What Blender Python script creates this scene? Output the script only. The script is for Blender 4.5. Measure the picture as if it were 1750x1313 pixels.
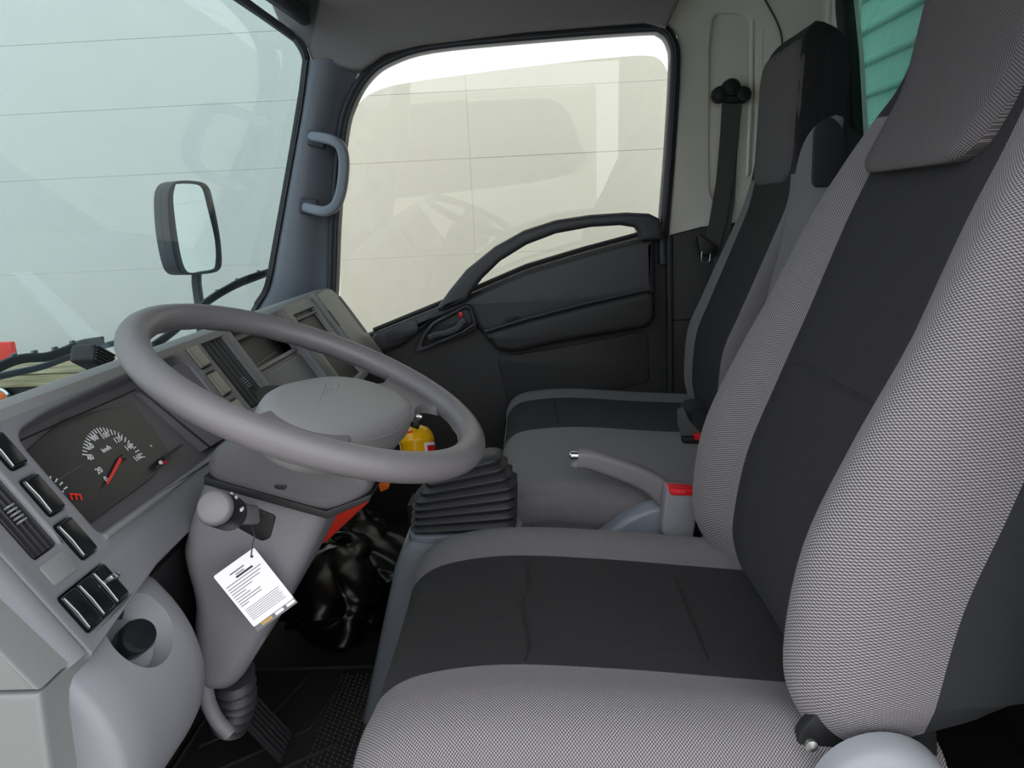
import bpy, bmesh, math, random
from mathutils import Vector as V, Matrix, noise
from mathutils.geometry import tessellate_polygon
random.seed(4)
sc = bpy.context.scene
COL = sc.collection
for o in list(bpy.data.objects): bpy.data.objects.remove(o)

# ------------------------------------------------------------------ camera
# x = towards the rear of the cab, y = across to the passenger door, z = up; cab floor at z = 0
FPX, CX, CY = 1263.0, 875.0, 656.5
CAM = V((0, 0, .87))
_dy = V(((905-CX)/FPX, -(370-CY)/FPX, -1.0)).normalized()
_dx = V((1, .04, 0)); _dx.z = -(_dx.x*_dy.x + _dx.y*_dy.y)/_dy.z; _dx.normalize()
_dz = _dx.cross(_dy)
ROT = Matrix((_dx, _dy, _dz))            # camera -> world
cam_d = bpy.data.cameras.new('camera'); cam = bpy.data.objects.new('camera', cam_d); COL.objects.link(cam)
cam_d.sensor_width = 36; cam_d.lens = 36*FPX/1750; cam_d.clip_start = .01
cam.matrix_world = Matrix.Translation(CAM) @ ROT.to_4x4()
sc.camera = cam

# ------------------------------------------------------------------ light
W = bpy.data.worlds.new('world'); sc.world = W; W.use_nodes = True
bg = W.node_tree.nodes['Background']
bg.inputs[0].default_value = (.93, .97, 1.0, 1); bg.inputs[1].default_value = 1.0
vs = sc.view_settings
vs.view_transform = 'Standard'; vs.look = 'None'; vs.gamma = 1; vs.use_curve_mapping = False
vs.exposure = 1.5

# ------------------------------------------------------------------ helpers
def at(px, py, x=None, y=None, z=None, n=None, p=None):
    d = ROT @ V(((px-CX)/FPX, -(py-CY)/FPX, -1))
    if y is not None: t = (y-CAM.y)/d.y
    elif x is not None: t = (x-CAM.x)/d.x
    elif z is not None: t = (z-CAM.z)/d.z
    else: t = (V(p)-CAM).dot(n)/d.dot(n)
    return CAM + d*t
def S(r, g, b):
    f = lambda c: (c/255/12.92) if c/255 <= .04045 else ((c/255+.055)/1.055)**2.4
    return (f(r), f(g), f(b), 1)

def mat_new(name):
    m = bpy.data.materials.new(name); m.use_nodes = True
    nt = m.node_tree; return m, nt, nt.nodes['Principled BSDF']
def plastic(name, col, rough=.45, grain=0, gscale=900, spec=.5, metal=0, var=.0):
    m, nt, b = mat_new(name)
    b.inputs['Base Color'].default_value = col; b.inputs['Roughness'].default_value = rough
    b.inputs['Specular IOR Level'].default_value = spec; b.inputs['Metallic'].default_value = metal
    tc = nt.nodes.new('ShaderNodeTexCoord')
    if grain:
        nz = nt.nodes.new('ShaderNodeTexNoise'); nz.inputs['Scale'].default_value = gscale
        nz.inputs['Detail'].default_value = 1
        bp = nt.nodes.new('ShaderNodeBump'); bp.inputs['Strength'].default_value = grain; bp.inputs['Distance'].default_value = .0006
        nt.links.new(tc.outputs['Object'], nz.inputs['Vector']); nt.links.new(nz.outputs['Fac'], bp.inputs['Height'])
        nt.links.new(bp.outputs['Normal'], b.inputs['Normal'])
    if var:
        n2 = nt.nodes.new('ShaderNodeTexNoise'); n2.inputs['Scale'].default_value = 9; n2.inputs['Detail'].default_value = 5
        mx = nt.nodes.new('ShaderNodeMix'); mx.data_type = 'RGBA'
        mx.inputs['A'].default_value = tuple(c*(1-var) for c in col[:3])+(1,); mx.inputs['B'].default_value = tuple(min(1, c*(1+var)) for c in col[:3])+(1,)
        nt.links.new(tc.outputs['Object'], n2.inputs['Vector']); nt.links.new(n2.outputs['Fac'], mx.inputs['Factor'])
        nt.links.new(mx.outputs['Result'], b.inputs['Base Color'])
    return m
def fabric(name, dark, light, pitch, bump=.6, lo=-.35, hi=.6, sheen=.08):
    m, nt, b = mat_new(name)
    b.inputs['Roughness'].default_value = .95; b.inputs['Specular IOR Level'].default_value = .15
    b.inputs['Sheen Weight'].default_value = sheen; b.inputs['Sheen Roughness'].default_value = .45
    uv = nt.nodes.new('ShaderNodeUVMap'); sp = nt.nodes.new('ShaderNodeSeparateXYZ'); nt.links.new(uv.outputs['UV'], sp.inputs[0])
    def mth(op, a, bb=None):
        n = nt.nodes.new('ShaderNodeMath'); n.operation = op
        for i, q in enumerate((a, bb)):
            if q is None: continue
            if isinstance(q, (int, float)): n.inputs[i].default_value = q
            else: nt.links.new(q, n.inputs[i])
        return n.outputs[0]
    k = 2*math.pi/pitch
    s1 = mth('SINE', mth('MULTIPLY', sp.outputs['X'], k)); s2 = mth('SINE', mth('MULTIPLY', sp.outputs['Y'], k*1.15))
    pr = mth('MULTIPLY', s1, s2)
    mr = nt.nodes.new('ShaderNodeMapRange'); mr.inputs['From Min'].default_value = lo; mr.inputs['From Max'].default_value = hi
    nt.links.new(pr, mr.inputs['Value'])
    mx = nt.nodes.new('ShaderNodeMix'); mx.data_type = 'RGBA'; mx.inputs['A'].default_value = dark; mx.inputs['B'].default_value = light
    nt.links.new(mr.outputs[0], mx.inputs['Factor']); nt.links.new(mx.outputs['Result'], b.inputs['Base Color'])
    bp = nt.nodes.new('ShaderNodeBump'); bp.inputs['Strength'].default_value = bump; bp.inputs['Distance'].default_value = .0005
    nt.links.new(pr, bp.inputs['Height']); nt.links.new(bp.outputs['Normal'], b.inputs['Normal'])
    return m
def glass(name, tint, ior=1.5):
    m = bpy.data.materials.new(name); m.use_nodes = True; nt = m.node_tree; nt.nodes.clear()
    out = nt.nodes.new('ShaderNodeOutputMaterial'); mix = nt.nodes.new('ShaderNodeMixShader')
    tr = nt.nodes.new('ShaderNodeBsdfTransparent'); tr.inputs[0].default_value = tint
    gl = nt.nodes.new('ShaderNodeBsdfGlossy'); gl.inputs['Roughness'].default_value = .0; gl.inputs[0].default_value = (1, 1, 1, 1)
    lw = nt.nodes.new('ShaderNodeLayerWeight'); lw.inputs['Blend'].default_value = .5      # Schlick fresnel, same on both faces of the pane
    pw = nt.nodes.new('ShaderNodeMath'); pw.operation = 'POWER'; pw.inputs[1].default_value = 5
    ma = nt.nodes.new('ShaderNodeMath'); ma.operation = 'MULTIPLY_ADD'; ma.inputs[1].default_value = .96; ma.inputs[2].default_value = .04
    nt.links.new(lw.outputs['Facing'], pw.inputs[0]); nt.links.new(pw.outputs[0], ma.inputs[0])
    nt.links.new(ma.outputs[0], mix.inputs[0]); nt.links.new(tr.outputs[0], mix.inputs[1]); nt.links.new(gl.outputs[0], mix.inputs[2])
    nt.links.new(mix.outputs[0], out.inputs[0]); return m
def wood(name):
    m, nt, b = mat_new(name); b.inputs['Roughness'].default_value = .8
    tc = nt.nodes.new('ShaderNodeTexCoord'); mp = nt.nodes.new('ShaderNodeMapping'); mp.inputs['Scale'].default_value = (1.5, 20, 40)
    nz = nt.nodes.new('ShaderNodeTexNoise'); nz.inputs['Scale'].default_value = 2; nz.inputs['Detail'].default_value = 6
    cr = nt.nodes.new('ShaderNodeValToRGB'); cr.color_ramp.elements[0].color = S(150, 135, 100); cr.color_ramp.elements[1].color = S(215, 205, 170)
    cr.color_ramp.elements[0].position = .3; cr.color_ramp.elements[1].position = .6
    nt.links.new(tc.outputs['Object'], mp.inputs[0]); nt.links.new(mp.outputs[0], nz.inputs['Vector']); nt.links.new(nz.outputs['Fac'], cr.inputs[0]); nt.links.new(cr.outputs[0], b.inputs['Base Color'])
    return m

M = {
 'dash': plastic('dash grey plastic', S(112, 111, 116), .5, .35),
 'dashtop': plastic('dash brow plastic', S(122, 122, 122), .45, .3),
 'light': plastic('light grey plastic', S(132, 131, 137), .5, .3),
 'shroud': plastic('column grey plastic', S(116, 114, 119), .5, .35),
 'clam': plastic('shaded shroud plastic', S(88, 86, 89), .5, .35),  # column plastic darkened: shade under the wheel put into the colour
 'wheel': plastic('wheel grey urethane', S(107, 103, 106), .42, .5, 700),
 'hub': plastic('hub grey plastic', S(132, 130, 132), .5, .35),
 'pillar': plastic('pillar grey plastic', S(122, 127, 137), .45, .25),
 'headliner': plastic('headliner charcoal', S(142, 136, 137), .9, .5, 500),
 'visor': plastic('visor beige grey', S(165, 160, 158), .8),
 'door': plastic('door charcoal plastic', S(46, 44, 45), .55, .35),
 'doorpad': plastic('door upper pad', S(60, 59, 63), .45, .35),
 'black': plastic('black plastic', S(22, 22, 24), .5),
 'gloss': plastic('gloss black switch', S(22, 23, 26), .18),
 'sheenswitch': plastic('switch face with painted sheen', S(120, 116, 104), .3),  # beige reflection on the dark right-hand switches, painted as their colour
 'rubber': plastic('black rubber', S(38, 38, 40), .55),
 'seal': plastic('window seal', S(46, 47, 58), .45),
 'white': plastic('white body paint', S(224, 221, 211), .25, var=.05),
 'wall': plastic('white wall sheet', S(236, 234, 226), .6, var=.025),
 'ground': plastic('concrete', S(150, 147, 140), .9, var=.2),
 'red': plastic('red plastic', S(255, 66, 48), .4),
 'redbtn': plastic('red button', S(215, 30, 40), .3),
 'redtext': plastic('button lettering', S(240, 90, 95), .4),
 'orange': plastic('orange lens', S(240, 110, 30), .2),
 'yellow': plastic('yellow enamel', S(245, 180, 20), .2),
 'chrome': plastic('chrome', (.75, .76, .78, 1), .12, metal=1),
 'steel': plastic('dull steel', (.4, .4, .4, 1), .35, metal=1),
 'mirror': plastic('mirror silver', (.85, .88, .88, 1), .02, metal=1),
 'beige': plastic('beige trim', S(150, 146, 140), .6),
 'paper': plastic('white card', S(240, 236, 240), .7),
 'ink': plastic('grey ink', S(120, 112, 125), .8),
 'inkdark': plastic('dark ink', S(60, 55, 62), .8),
 'gold': plastic('gold print', S(190, 150, 80), .5),
 'bag': plastic('black plastic film', S(9, 9, 10), .27, spec=.35),
 'mat': plastic('floor mat', S(48, 45, 46), .7, .8, 250),
 'floor': plastic('cab floor', S(52, 47, 46), .85, .4, 120, var=.2),
 'webbing': plastic('belt webbing', S(82, 80, 80), .8, .6, 1200),
 'print': plastic('dial print', S(225, 225, 228), .5),
 'needle': plastic('needle red', S(235, 45, 35), .4),
 'dial': plastic('dial black', S(44, 43, 46), .35),
 'clusterside': plastic('cluster surround', S(102, 98, 103), .5, .2),
 'teal': plastic('teal container', S(84, 152, 144), .5, var=.08),
 'console': plastic('console blue grey plastic', S(118, 122, 132), .4, .25),
 'boot': plastic('gear boot rubber', S(48, 47, 50), .5),
 'grip': plastic('brake grip grey', S(122, 117, 119), .5, .4),
 'recliner': plastic('recliner cover', S(138, 140, 146), .4),
 'wood': wood('weathered wood'),
 'grey': fabric('grey woven cloth', S(74, 71, 74), S(156, 150, 153), .0037),
 'blackcloth': fabric('black woven cloth', S(33, 32, 34), S(55, 53, 55), .0034, .5, sheen=.045),
 'headcloth': fabric('headrest woven cloth', S(62, 59, 61), S(118, 112, 114), .0034, sheen=.03),
 'piping': plastic('cloth piping', S(120, 118, 118), .9),
 'shell': plastic('seat shell cloth', S(32, 33, 38), .9, .4, 1500),
 'wsglass': glass('windscreen glass', (.600, .668, .685, 1)),
 'sideglass': glass('door glass', (.739, .732, .695, 1)),
 'rearglass': glass('rear glass', (.62, .74, .70, 1)),
}

# ------------------------------------------------------------------ mesh tools
def link(o, parent=None):
    COL.objects.link(o)
    if parent is not None:
        o.parent = parent; o.matrix_parent_inverse = Matrix.Translation(-PLOC[parent.name])
    return o
PLOC = {}
def thing(name, label, cat, loc=(0, 0, 0), group=None):
    o = bpy.data.objects.new(name, None); COL.objects.link(o); o.location = loc; o.empty_display_size = .05
    o['label'] = label; o['category'] = cat
    if group: o['group'] = group
    PLOC[o.name] = V(loc); return o
def tag(o, label, cat, group=None):
    o['label'] = label; o['category'] = cat
    if group: o['group'] = group
    return o
def structure(o, label=None, cat=None):
    o['kind'] = 'structure'
    if label: o['label'] = label
    if cat: o['category'] = cat
    return o
def mk(name, verts, faces, mat, parent=None, uvs=None, sharp=38, fix=True, smooth=True):
    me = bpy.data.meshes.new(name)
    me.from_pydata([tuple(v) for v in verts], [], faces)
    if uvs is not None:
        ul = me.uv_layers.new(name='UVMap')
        for p in me.polygons:
            for li in p.loop_indices:
                ul.data[li].uv = uvs[me.loops[li].vertex_index]
    bm = bmesh.new(); bm.from_mesh(me)
    if fix: bmesh.ops.recalc_face_normals(bm, faces=bm.faces)
    c = math.radians(sharp)
    for f in bm.faces: f.smooth = smooth
    for e in bm.edges:
        if len(e.link_faces) == 2 and e.calc_face_angle(0) > c: e.smooth = False
    bm.to_mesh(me); bm.free()
    me.materials.append(M[mat] if isinstance(mat, str) else mat)
    o = bpy.data.objects.new(name, me)
    link(o, parent); PLOC[o.name] = V((0, 0, 0)); return o
def cat_open(pts, n=6):
    P = [V(p) for p in pts]; out = []
    for i in range(len(P)-1):
        a = P[i-1] if i else P[0]*2-P[1]; b = P[i]; c = P[i+1]; d = P[i+2] if i+2 < len(P) else P[-1]*2-P[-2]
        for k in range(n):
            t = k/n; out.append(.5*((2*b)+(c-a)*t+(2*a-5*b+4*c-d)*t*t+(3*b-a-3*c+d)*t**3))
    out.append(P[-1]); return out
def cat_closed(pts, n=4):
    P = [V(p) for p in pts]; N = len(P); out = []
    for i in range(N):
        a, b, c, d = P[i-1], P[i], P[(i+1) % N], P[(i+2) % N]
        for k in range(n):
            t = k/n; out.append(.5*((2*b)+(c-a)*t+(2*a-5*b+4*c-d)*t*t+(3*b-a-3*c+d)*t**3))
    return out
def rnd(pts, r, n=4):
    """round every corner of a closed 2-D polygon"""
    P = [V(p[:2]) for p in pts]; N = len(P); out = []
    for i in range(N):
        rr = r[i] if isinstance(r, (list, tuple)) else r
        a, b, c = P[i-1], P[i], P[(i+1) % N]
        rr1 = min(rr, (a-b).length*.45); rr2 = min(rr, (c-b).length*.45)
        p = b+(a-b).normalized()*rr1; q = b+(c-b).normalized()*rr2
        if rr < 1e-6: out.append(b); continue
        for k in range(n+1):
            t = k/n; out.append(p*(1-t)**2+b*2*t*(1-t)+q*t*t)
    return out
def area2(P): return sum(P[i-1][0]*P[i][1]-P[i][0]*P[i-1][1] for i in range(len(P)))/2
def inset(P, d):
    N = len(P); out = []
    for i in range(N):
        e1 = (P[i]-P[i-1]); e2 = (P[(i+1) % N]-P[i])
        if e1.length < 1e-9: e1 = e2
        if e2.length < 1e-9: e2 = e1
        n1 = V((-e1.y, e1.x)).normalized(); n2 = V((-e2.y, e2.x)).normalized()
        m = n1+n2
        if m.length < 1e-6: m = n1
        m.normalize(); k = max(.5, m.dot(n1)); out.append(P[i]+m*(d/k))
    return out
def plate_mesh(loops, frame, depth, bevel=.002, bseg=2):
    """polygon (first loop) with holes, front face on the frame plane, `depth` thick"""
    o, ax, ay, n = [V(q) for q in frame]
    L = []
    for i, lp in enumerate(loops):
        P = [V(p[:2]) for p in lp]
        if (area2(P) > 0) != (i == 0): P = P[::-1]
        L.append(P)
    bevel = min(bevel, depth*.49)
    verts = []; faces = []
    levels = []
    if bevel > 0:
        for k in range(bseg+1):
            a = k/bseg*math.pi/2
            levels.append((bevel*(1-math.sin(a)), -bevel*(1-math.cos(a))))
    else: levels = [(0, 0)]
    levels.append((0, -depth))
    idx = []
    for P in L:
        N = len(P); base = len(verts); rings = []
        for d, w in levels:
            Q = inset(P, d) if d > 0 else P
            rings.append(list(range(len(verts), len(verts)+N)))
            verts += [o+ax*q.x+ay*q.y+n*w for q in Q]
        for r0, r1 in zip(rings, rings[1:]):
            for i in range(N): faces.append((r0[i-1], r0[i], r1[i], r1[i-1]))
        idx.append(rings)
    for side, fl in ((0, False), (-1, True)):
        flat = []; polys = []
        for P, rings in zip(L, idx):
            d, w = levels[side]; Q = inset(P, d) if d > 0 else P
            polys.append([V((q.x, q.y, 0)) for q in Q]); flat += rings[side]
        for t in tessellate_polygon(polys): faces.append(tuple(flat[i] for i in t))
    return verts, faces
def plate(name, loops, frame, depth, mat, parent=None, bevel=.002, bseg=2, sharp=38):
    v, f = plate_mesh(loops, frame, depth, bevel, bseg); return mk(name, v, f, mat, parent, sharp=sharp)
def fy(y): return ((0, y, 0), (1, 0, 0), (0, 0, 1), (0, -1, 0))      # plane y = const seen from the camera side; u = x, v = z
def fx(x): return ((x, 0, 0), (0, 1, 0), (0, 0, 1), (-1, 0, 0))      # plane x = const seen from the front; u = y, v = z
def fxp(x): return ((x, 0, 0), (0, 1, 0), (0, 0, 1), (1, 0, 0))
def fz(z): return ((0, 0, z), (1, 0, 0), (0, 1, 0), (0, 0, 1))
def pxy(pts, y): return [V((q.x, q.z)) for q in (at(a, b, y=y) for a, b in pts)]
def loft(rings, cap=True, closed=True):
    n = len(rings[0]); v = [p for r in rings for p in r]; f = []
    for i in range(len(rings)-1):
        for j in range(n if closed else n-1):
            k = (j+1) % n; f.append((i*n+j, i*n+k, (i+1)*n+k, (i+1)*n+j))
    if cap and closed:
        f.append(tuple(range(n))[::-1]); f.append(tuple((len(rings)-1)*n+j for j in range(n)))
    return v, f
def sweep_mesh(path, sec, side=(0, 1, 0), closed=False, scale=None):
    """sec: 2-D outline (a along `side`, b along tangent x side)"""
    P = [V(p) for p in path]; side = V(side); rings = []; N = len(P)
    for i in range(N):
        if closed: t = (P[(i+1) % N]-P[i-1])
        else: t = P[min(i+1, N-1)]-P[max(i-1, 0)]
        t.normalize(); b = side-t*side.dot(t)
        if b.length < 1e-4: b = t.orthogonal()
        b.normalize(); n = t.cross(b); s = scale[i] if scale else 1
        sx, sy = s if isinstance(s, (tuple, list)) else (s, s)
        rings.append([P[i]+b*(a*sx)+n*(c*sy) for a, c in sec])
    if closed:
        v, f = loft(rings, cap=False); n = len(sec); m = N
        for j in range(n): k = (j+1) % n; f.append(((m-1)*n+j, (m-1)*n+k, k, j))
        return v, f
    return loft(rings)
def circ(r, n=12, rx=None): return [((rx or r)*math.cos(2*math.pi*i/n), r*math.sin(2*math.pi*i/n)) for i in range(n)]
def rrect(w, h, r, n=3): return [(p.x, p.y) for p in rnd([(-w/2, -h/2), (w/2, -h/2), (w/2, h/2), (-w/2, h/2)], r, n)]
def sweep(name, path, sec, mat, parent=None, side=(0, 1, 0), closed=False, scale=None, sharp=38):
    v, f = sweep_mesh(path, sec, side, closed, scale); return mk(name, v, f, mat, parent, sharp=sharp)
def basis(axis):
    a = V(axis).normalized(); b = a.orthogonal().normalized(); return b, a.cross(b), a
def lathe(name, prof, origin, axis, mat, parent=None, n=28, sharp=38):
    """prof: (radius, height along axis)"""
    b, c, a = basis(axis); o = V(origin); rings = []
    for r, h in prof: rings.append([o+a*h+(b*math.cos(2*math.pi*i/n)+c*math.sin(2*math.pi*i/n))*max(r, 1e-5) for i in range(n)])
    v, f = loft(rings); return mk(name, v, f, mat, parent, sharp=sharp)
def box_mesh(size, bevel=.003, seg=2):
    bm = bmesh.new(); bmesh.ops.create_cube(bm, size=1); bmesh.ops.scale(bm, vec=size, verts=bm.verts)
    if bevel: bmesh.ops.bevel(bm, geom=list(bm.edges), offset=bevel, segments=seg, affect='EDGES', profile=.6)
    v = [q.co.copy() for q in bm.verts]; f = [[q.index for q in fc.verts] for fc in bm.faces]; bm.free(); return v, f
def box(name, size, loc, mat, parent=None, rot=None, bevel=.003, seg=2):
    v, f = box_mesh(size, bevel, seg); R = rot if rot is not None else Matrix.Identity(3)
    return mk(name, [R @ q+V(loc) for q in v], f, mat, parent)
def axes(ax, ay, az): return Matrix((ax, ay, az)).transposed()
def text_mesh(name, body, size, frame, mat, parent, depth=.0006, align='CENTER'):
    cu = bpy.data.curves.new('t', 'FONT'); cu.body = body; cu.size = size; cu.align_x = align; cu.align_y = 'CENTER'; cu.extrude = depth/2; cu.resolution_u = 2
    ob = bpy.data.objects.new('t', cu); me = bpy.data.meshes.new_from_object(ob)
    o, ax, ay, n = [V(q) for q in frame]
    vs_ = [o+ax*q.co.x+ay*q.co.y+n*q.co.z for q in me.vertices]; fs = [tuple(p.vertices) for p in me.polygons]
    bpy.data.objects.remove(ob); bpy.data.curves.remove(cu); bpy.data.meshes.remove(me)
    return mk(name, vs_, fs, mat, parent, smooth=False)

# ================================================================== outside
g = plate('ground', [[(-9, -7), (6, -7), (6, 3.4), (-9, 3.4)]], fz(-1.0), .05, 'ground', bevel=0)
structure(g, 'grey concrete yard under the truck', 'ground')
WY = 3.5
wall = plate('wall_outside', [[(-7, -1), (5, -1), (5, 3.4), (-7, 3.4)]], fy(WY+.003), .08, 'beige', bevel=0)
structure(wall, 'tall white sheet wall standing beside the truck', 'wall')
zs = [-1.0, -.28, .30, .71, 1.14, 1.43, 1.72, 2.3, 2.9, 3.4]
xs = [-7, -.26, 5]
for i in range(len(zs)-1):
    for j in range(len(xs)-1):
        e = .0004
        plate('panel', [[(xs[j]+e, zs[i]+e), (xs[j+1]-e, zs[i]+e), (xs[j+1]-e, zs[i+1]-e), (xs[j]+e, zs[i+1]-e)]], fy(WY+random.uniform(-.001, .001)), .015, 'wall', wall, bevel=.001, bseg=1)
# flatbed edge seen over the dashboard
FB = 3.0
fb = thing('flatbed_edge', 'weathered wooden flatbed edge with red blocks seen through the windscreen', 'truck bed', (-2.2, FB, 0))
def pz(px, py): return at(px, py, y=FB)
zt, zb = pz(40, 622).z, pz(0, 664).z
plate('plank', [[(-4.2, (zt+zb)/2+.004), (-1.3, (zt+zb)/2+.004), (-1.3, zt), (-4.2, zt)]], fy(FB), .06, 'wood', fb, .004)
plate('plank', [[(-4.2, zb), (-1.3, zb), (-1.3, (zt+zb)/2), (-4.2, (zt+zb)/2)]], fy(FB+.004), .06, 'wood', fb, .004)
plate('rail', [[(-4.2, zb-.16), (-1.3, zb-.16), (-1.3, zb-.004), (-4.2, zb-.004)]], fy(FB+.02), .06, 'black', fb, .004)
for a in (-12, 104, 132):
    x0 = pz(a, 600).x; sz = .045 if a > 0 else .09
    box('reflector_block', (.09 if a > 0 else .14, .03, sz), (x0, FB+.03, zt+sz/2+.001), 'red', fb, bevel=.004)
lp = pz(2, 682)
lamp = thing('marker_lamp', 'round orange marker lamp with chrome ring below the wooden plank', 'lamp', (lp.x, FB-.02, lp.z))
lathe('bezel', [(.03, 0), (.05, 0), (.052, .012), (.046, .02), (.042, .016)], (lp.x, FB+.0, lp.z), (0, -1, 0), 'chrome', lamp)
lathe('lens', [(.041, .0), (.041, .014), (.03, .026), (.012, .031), (0, .032)], (lp.x, FB+.0, lp.z), (0, -1, 0), 'orange', lamp)
# teal cargo body behind the cab
tb = thing('cargo_body', 'teal ribbed cargo body standing right behind the rear window', 'cargo body', (1.0, 1.3, -.3))
plate('sheet', [[(.2, -.3), (2.62, -.3), (2.62, 2.2), (.2, 2.2)]], fx(1.02), .03, 'teal', tb)
ribp = rnd([(0, -.016), (-.014, -.008), (-.014, .008), (0, .016)], .004, 2)
for k in range(26):
    z = -.2+k*.092
    sweep('rib', [(1.021, .22, z), (1.021, 2.6, z)], [(p.y, p.x) for p in ribp], 'teal', tb, side=(0, 0, 1))
# white van parked on the near side; seen only as a reflection in the passenger window
VY = -2.4
_gn = V((0, -math.cos(math.radians(4.5)), -math.sin(math.radians(4.5)))); _go = V((0, 2.12, .6))
def vref(px, py):
    p = at(px, py, n=_gn, p=_go); d = (p-CAM).normalized(); r = d-_gn*(2*d.dot(_gn)); t = (VY-p.y)/r.y; q = p+r*t; return V((q.x, q.z))
van = thing('parked_van', 'white parked van with chrome window trim, mirrored in the passenger window', 'van', (0, VY, -1))
vwin = [vref(a, b) for a, b in [(560, 215), (640, 192), (720, 178), (800, 172), (900, 168), (950, 172), (975, 200), (990, 240), (1003, 265), (998, 280), (975, 298), (850, 320), (560, 340)]]
vx1 = vref(1020, 250).x
vb = [(-4.5, -.75), (vx1, -.75), (vx1, 1.22), (vx1-.1, vref(940, 150).y), (-1.0, vref(700, 158).y), (-2.6, .75), (-4.5, .45)]
fvan = ((0, VY, 0), (1, 0, 0), (0, 0, 1), (0, 1, 0))
plate('body_side', [rnd(vb, .1), cat_closed(vwin, 3)], fvan, .1, 'white', van, .02)
plate('side_glass', [cat_closed(vwin, 3)], ((0, VY-.03, 0), (1, 0, 0), (0, 0, 1), (0, 1, 0)), .02, 'gloss', van, .002)
sweep('chrome_trim', [V((p.x, VY+.012, p.y)) for p in cat_open([vref(a, b) for a, b in [(800, 174), (900, 169), (950, 173), (975, 200), (990, 240), (1003, 265), (998, 280), (975, 298)]], 5)], rrect(.03, .035, .01), 'chrome', van, side=(0, 1, 0))
for x in (vx1-.7, -2.6): lathe('wheel', [(.0, 0), (.2, 0), (.22, .03), (.32, .05), (.34, .0), (.34, -.18), (0, -.18)], (x, VY+.02, -.66), (0, 1, 0), 'rubber', van)

# ================================================================== cab shell
# windscreen
def wsx(y, z): return -.75+.345*(z-.69)-.07*(1-((y-1.23)/.78)**2)
rows = []
NZ, NY = 16, 24
for s in (0, 1):
    for i in range(NZ+1):
        z = .52+(1.42-.52)*i/NZ
        for j in range(NY+1):
            y = .46+(2.05-.46)*j/NY; rows.append((wsx(y, z)-.005*s, y, z))
fs = []; n1 = (NZ+1)*(NY+1)
idv = lambda s, i, j: s*n1+i*(NY+1)+j
for i in range(NZ):
    for j in range(NY):
        fs.append((idv(0, i, j), idv(0, i, j+1), idv(0, i+1, j+1), idv(0, i+1, j))); fs.append((idv(1, i, j), idv(1, i+1, j), idv(1, i+1, j+1), idv(1, i, j+1)))
for i in range(NZ):
    for j in (0, NY): fs.append((idv(0, i, j), idv(0, i+1, j), idv(1, i+1, j), idv(1, i, j)))
for j in range(NY):
    for i in (0, NZ): fs.append((idv(0, i, j), idv(0, i, j+1), idv(1, i, j+1), idv(1, i, j)))
ws = mk('window_1', rows, fs, 'wsglass'); structure(ws, 'green tinted curved windscreen of the cab', 'window')
gp = [at(a, b, y=2.0) for a, b in [(440, 522), (458, 490), (472, 420), (497, 280), (512, 190), (523, 120), (522, 95), (510, 72), (495, 58)]]
top = [V((-.60, 1.7, 1.352)), V((-.615, 1.3, 1.352)), V((-.605, .9, 1.35)), V((-.57, .5, 1.35))]
sweep('gasket', cat_open(gp+top, 5), circ(.011, 8), 'rubber', ws, side=(0, 1, 0))
sweep('lower_gasket', cat_open([(wsx(y, .575)+.012, y, .575) for y in (.5, .8, 1.2, 1.6, 1.98)], 5), circ(.01, 8), 'rubber', ws, side=(0, 0, 1))

# right side: A-pillar, header, B-pillar
t1 = thing('trim_1', 'grey plastic A-pillar cover between the windscreen and the passenger window', 'pillar trim', (-.6, 2.0, .69)); structure(t1)
Lp = cat_open([at(a, b, y=2.0) for a, b in [(524, 104), (513, 190), (497, 280), (472, 420), (458, 490), (440, 522), (420, 560)]], 5)
Rp = cat_open([at(a, b, y=2.06) for a, b in [(618, 108), (594, 180), (573, 290), (566, 390), (563, 450), (562, 500), (562, 540)]], 5)
rings = []
for a, b in zip(Lp, Rp):
    ring = []
    for k in range(9):
        t = k/8; p = a.lerp(b, t); p.y -= .035*math.sin(math.pi*min(1, t*1.15))**.7 if t < .87 else 0; ring.append(p)
    for k in range(9):
        t = 1-k/8; p = a.lerp(b, t); p.y += .03; ring.append(p)
    rings.append(ring)
v, f = loft(rings); mk('cover', v, f, 'pillar', t1)
v, f = loft([[a+V((-.010, -.004, 0)), a+V((.006, -.014, 0)), a+V((.03, .07, 0)), a+V((-.012, .07, 0))] for a in Lp]); mk('edge_strip', v, f, 'rubber', t1)
# header band above the door
hb = pxy([(530, 100), (524, 82), (498, 55), (475, 36)], 2.0)
hdr = hb+[V((-.66, 1.52)), V((.47, 1.52))]+pxy([(1150, 22), (1135, 52)], 2.03)+pxy([(1100, 42), (900, 58), (720, 80), (660, 95), (622, 122), (606, 122), (565, 112), (526, 107)], 2.03)
hd = plate('trim_2', [hdr], fy(2.0), .1, 'headliner', bevel=.012, bseg=3); structure(hd, 'dark charcoal header lining above the passenger window', 'header lining')
# door window opening: frame and seal
wo = pxy([(566, 560), (572, 490), (576, 380), (588, 235), (604, 175), (632, 130), (670, 103), (740, 82), (900, 66), (1090, 52), (1128, 55), (1146, 78), (1150, 120), (1142, 260), (1131, 400), (1131, 450)], 2.06)
fr = thing('window_2', 'passenger door window with the glass wound partly down', 'window', (-.1, 2.08, .6)); structure(fr)
fp = [V((p.x, 2.045, p.y)) for p in cat_open(wo, 4)]
sweep('frame', fp, rrect(.05, .026, .008), 'seal', fr, side=(0, 1, 0))
sweep('seal_lip', [p+V((0, -.028, 0)) for p in fp], circ(.0035, 6), 'rubber', fr, side=(0, 1, 0))
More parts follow.
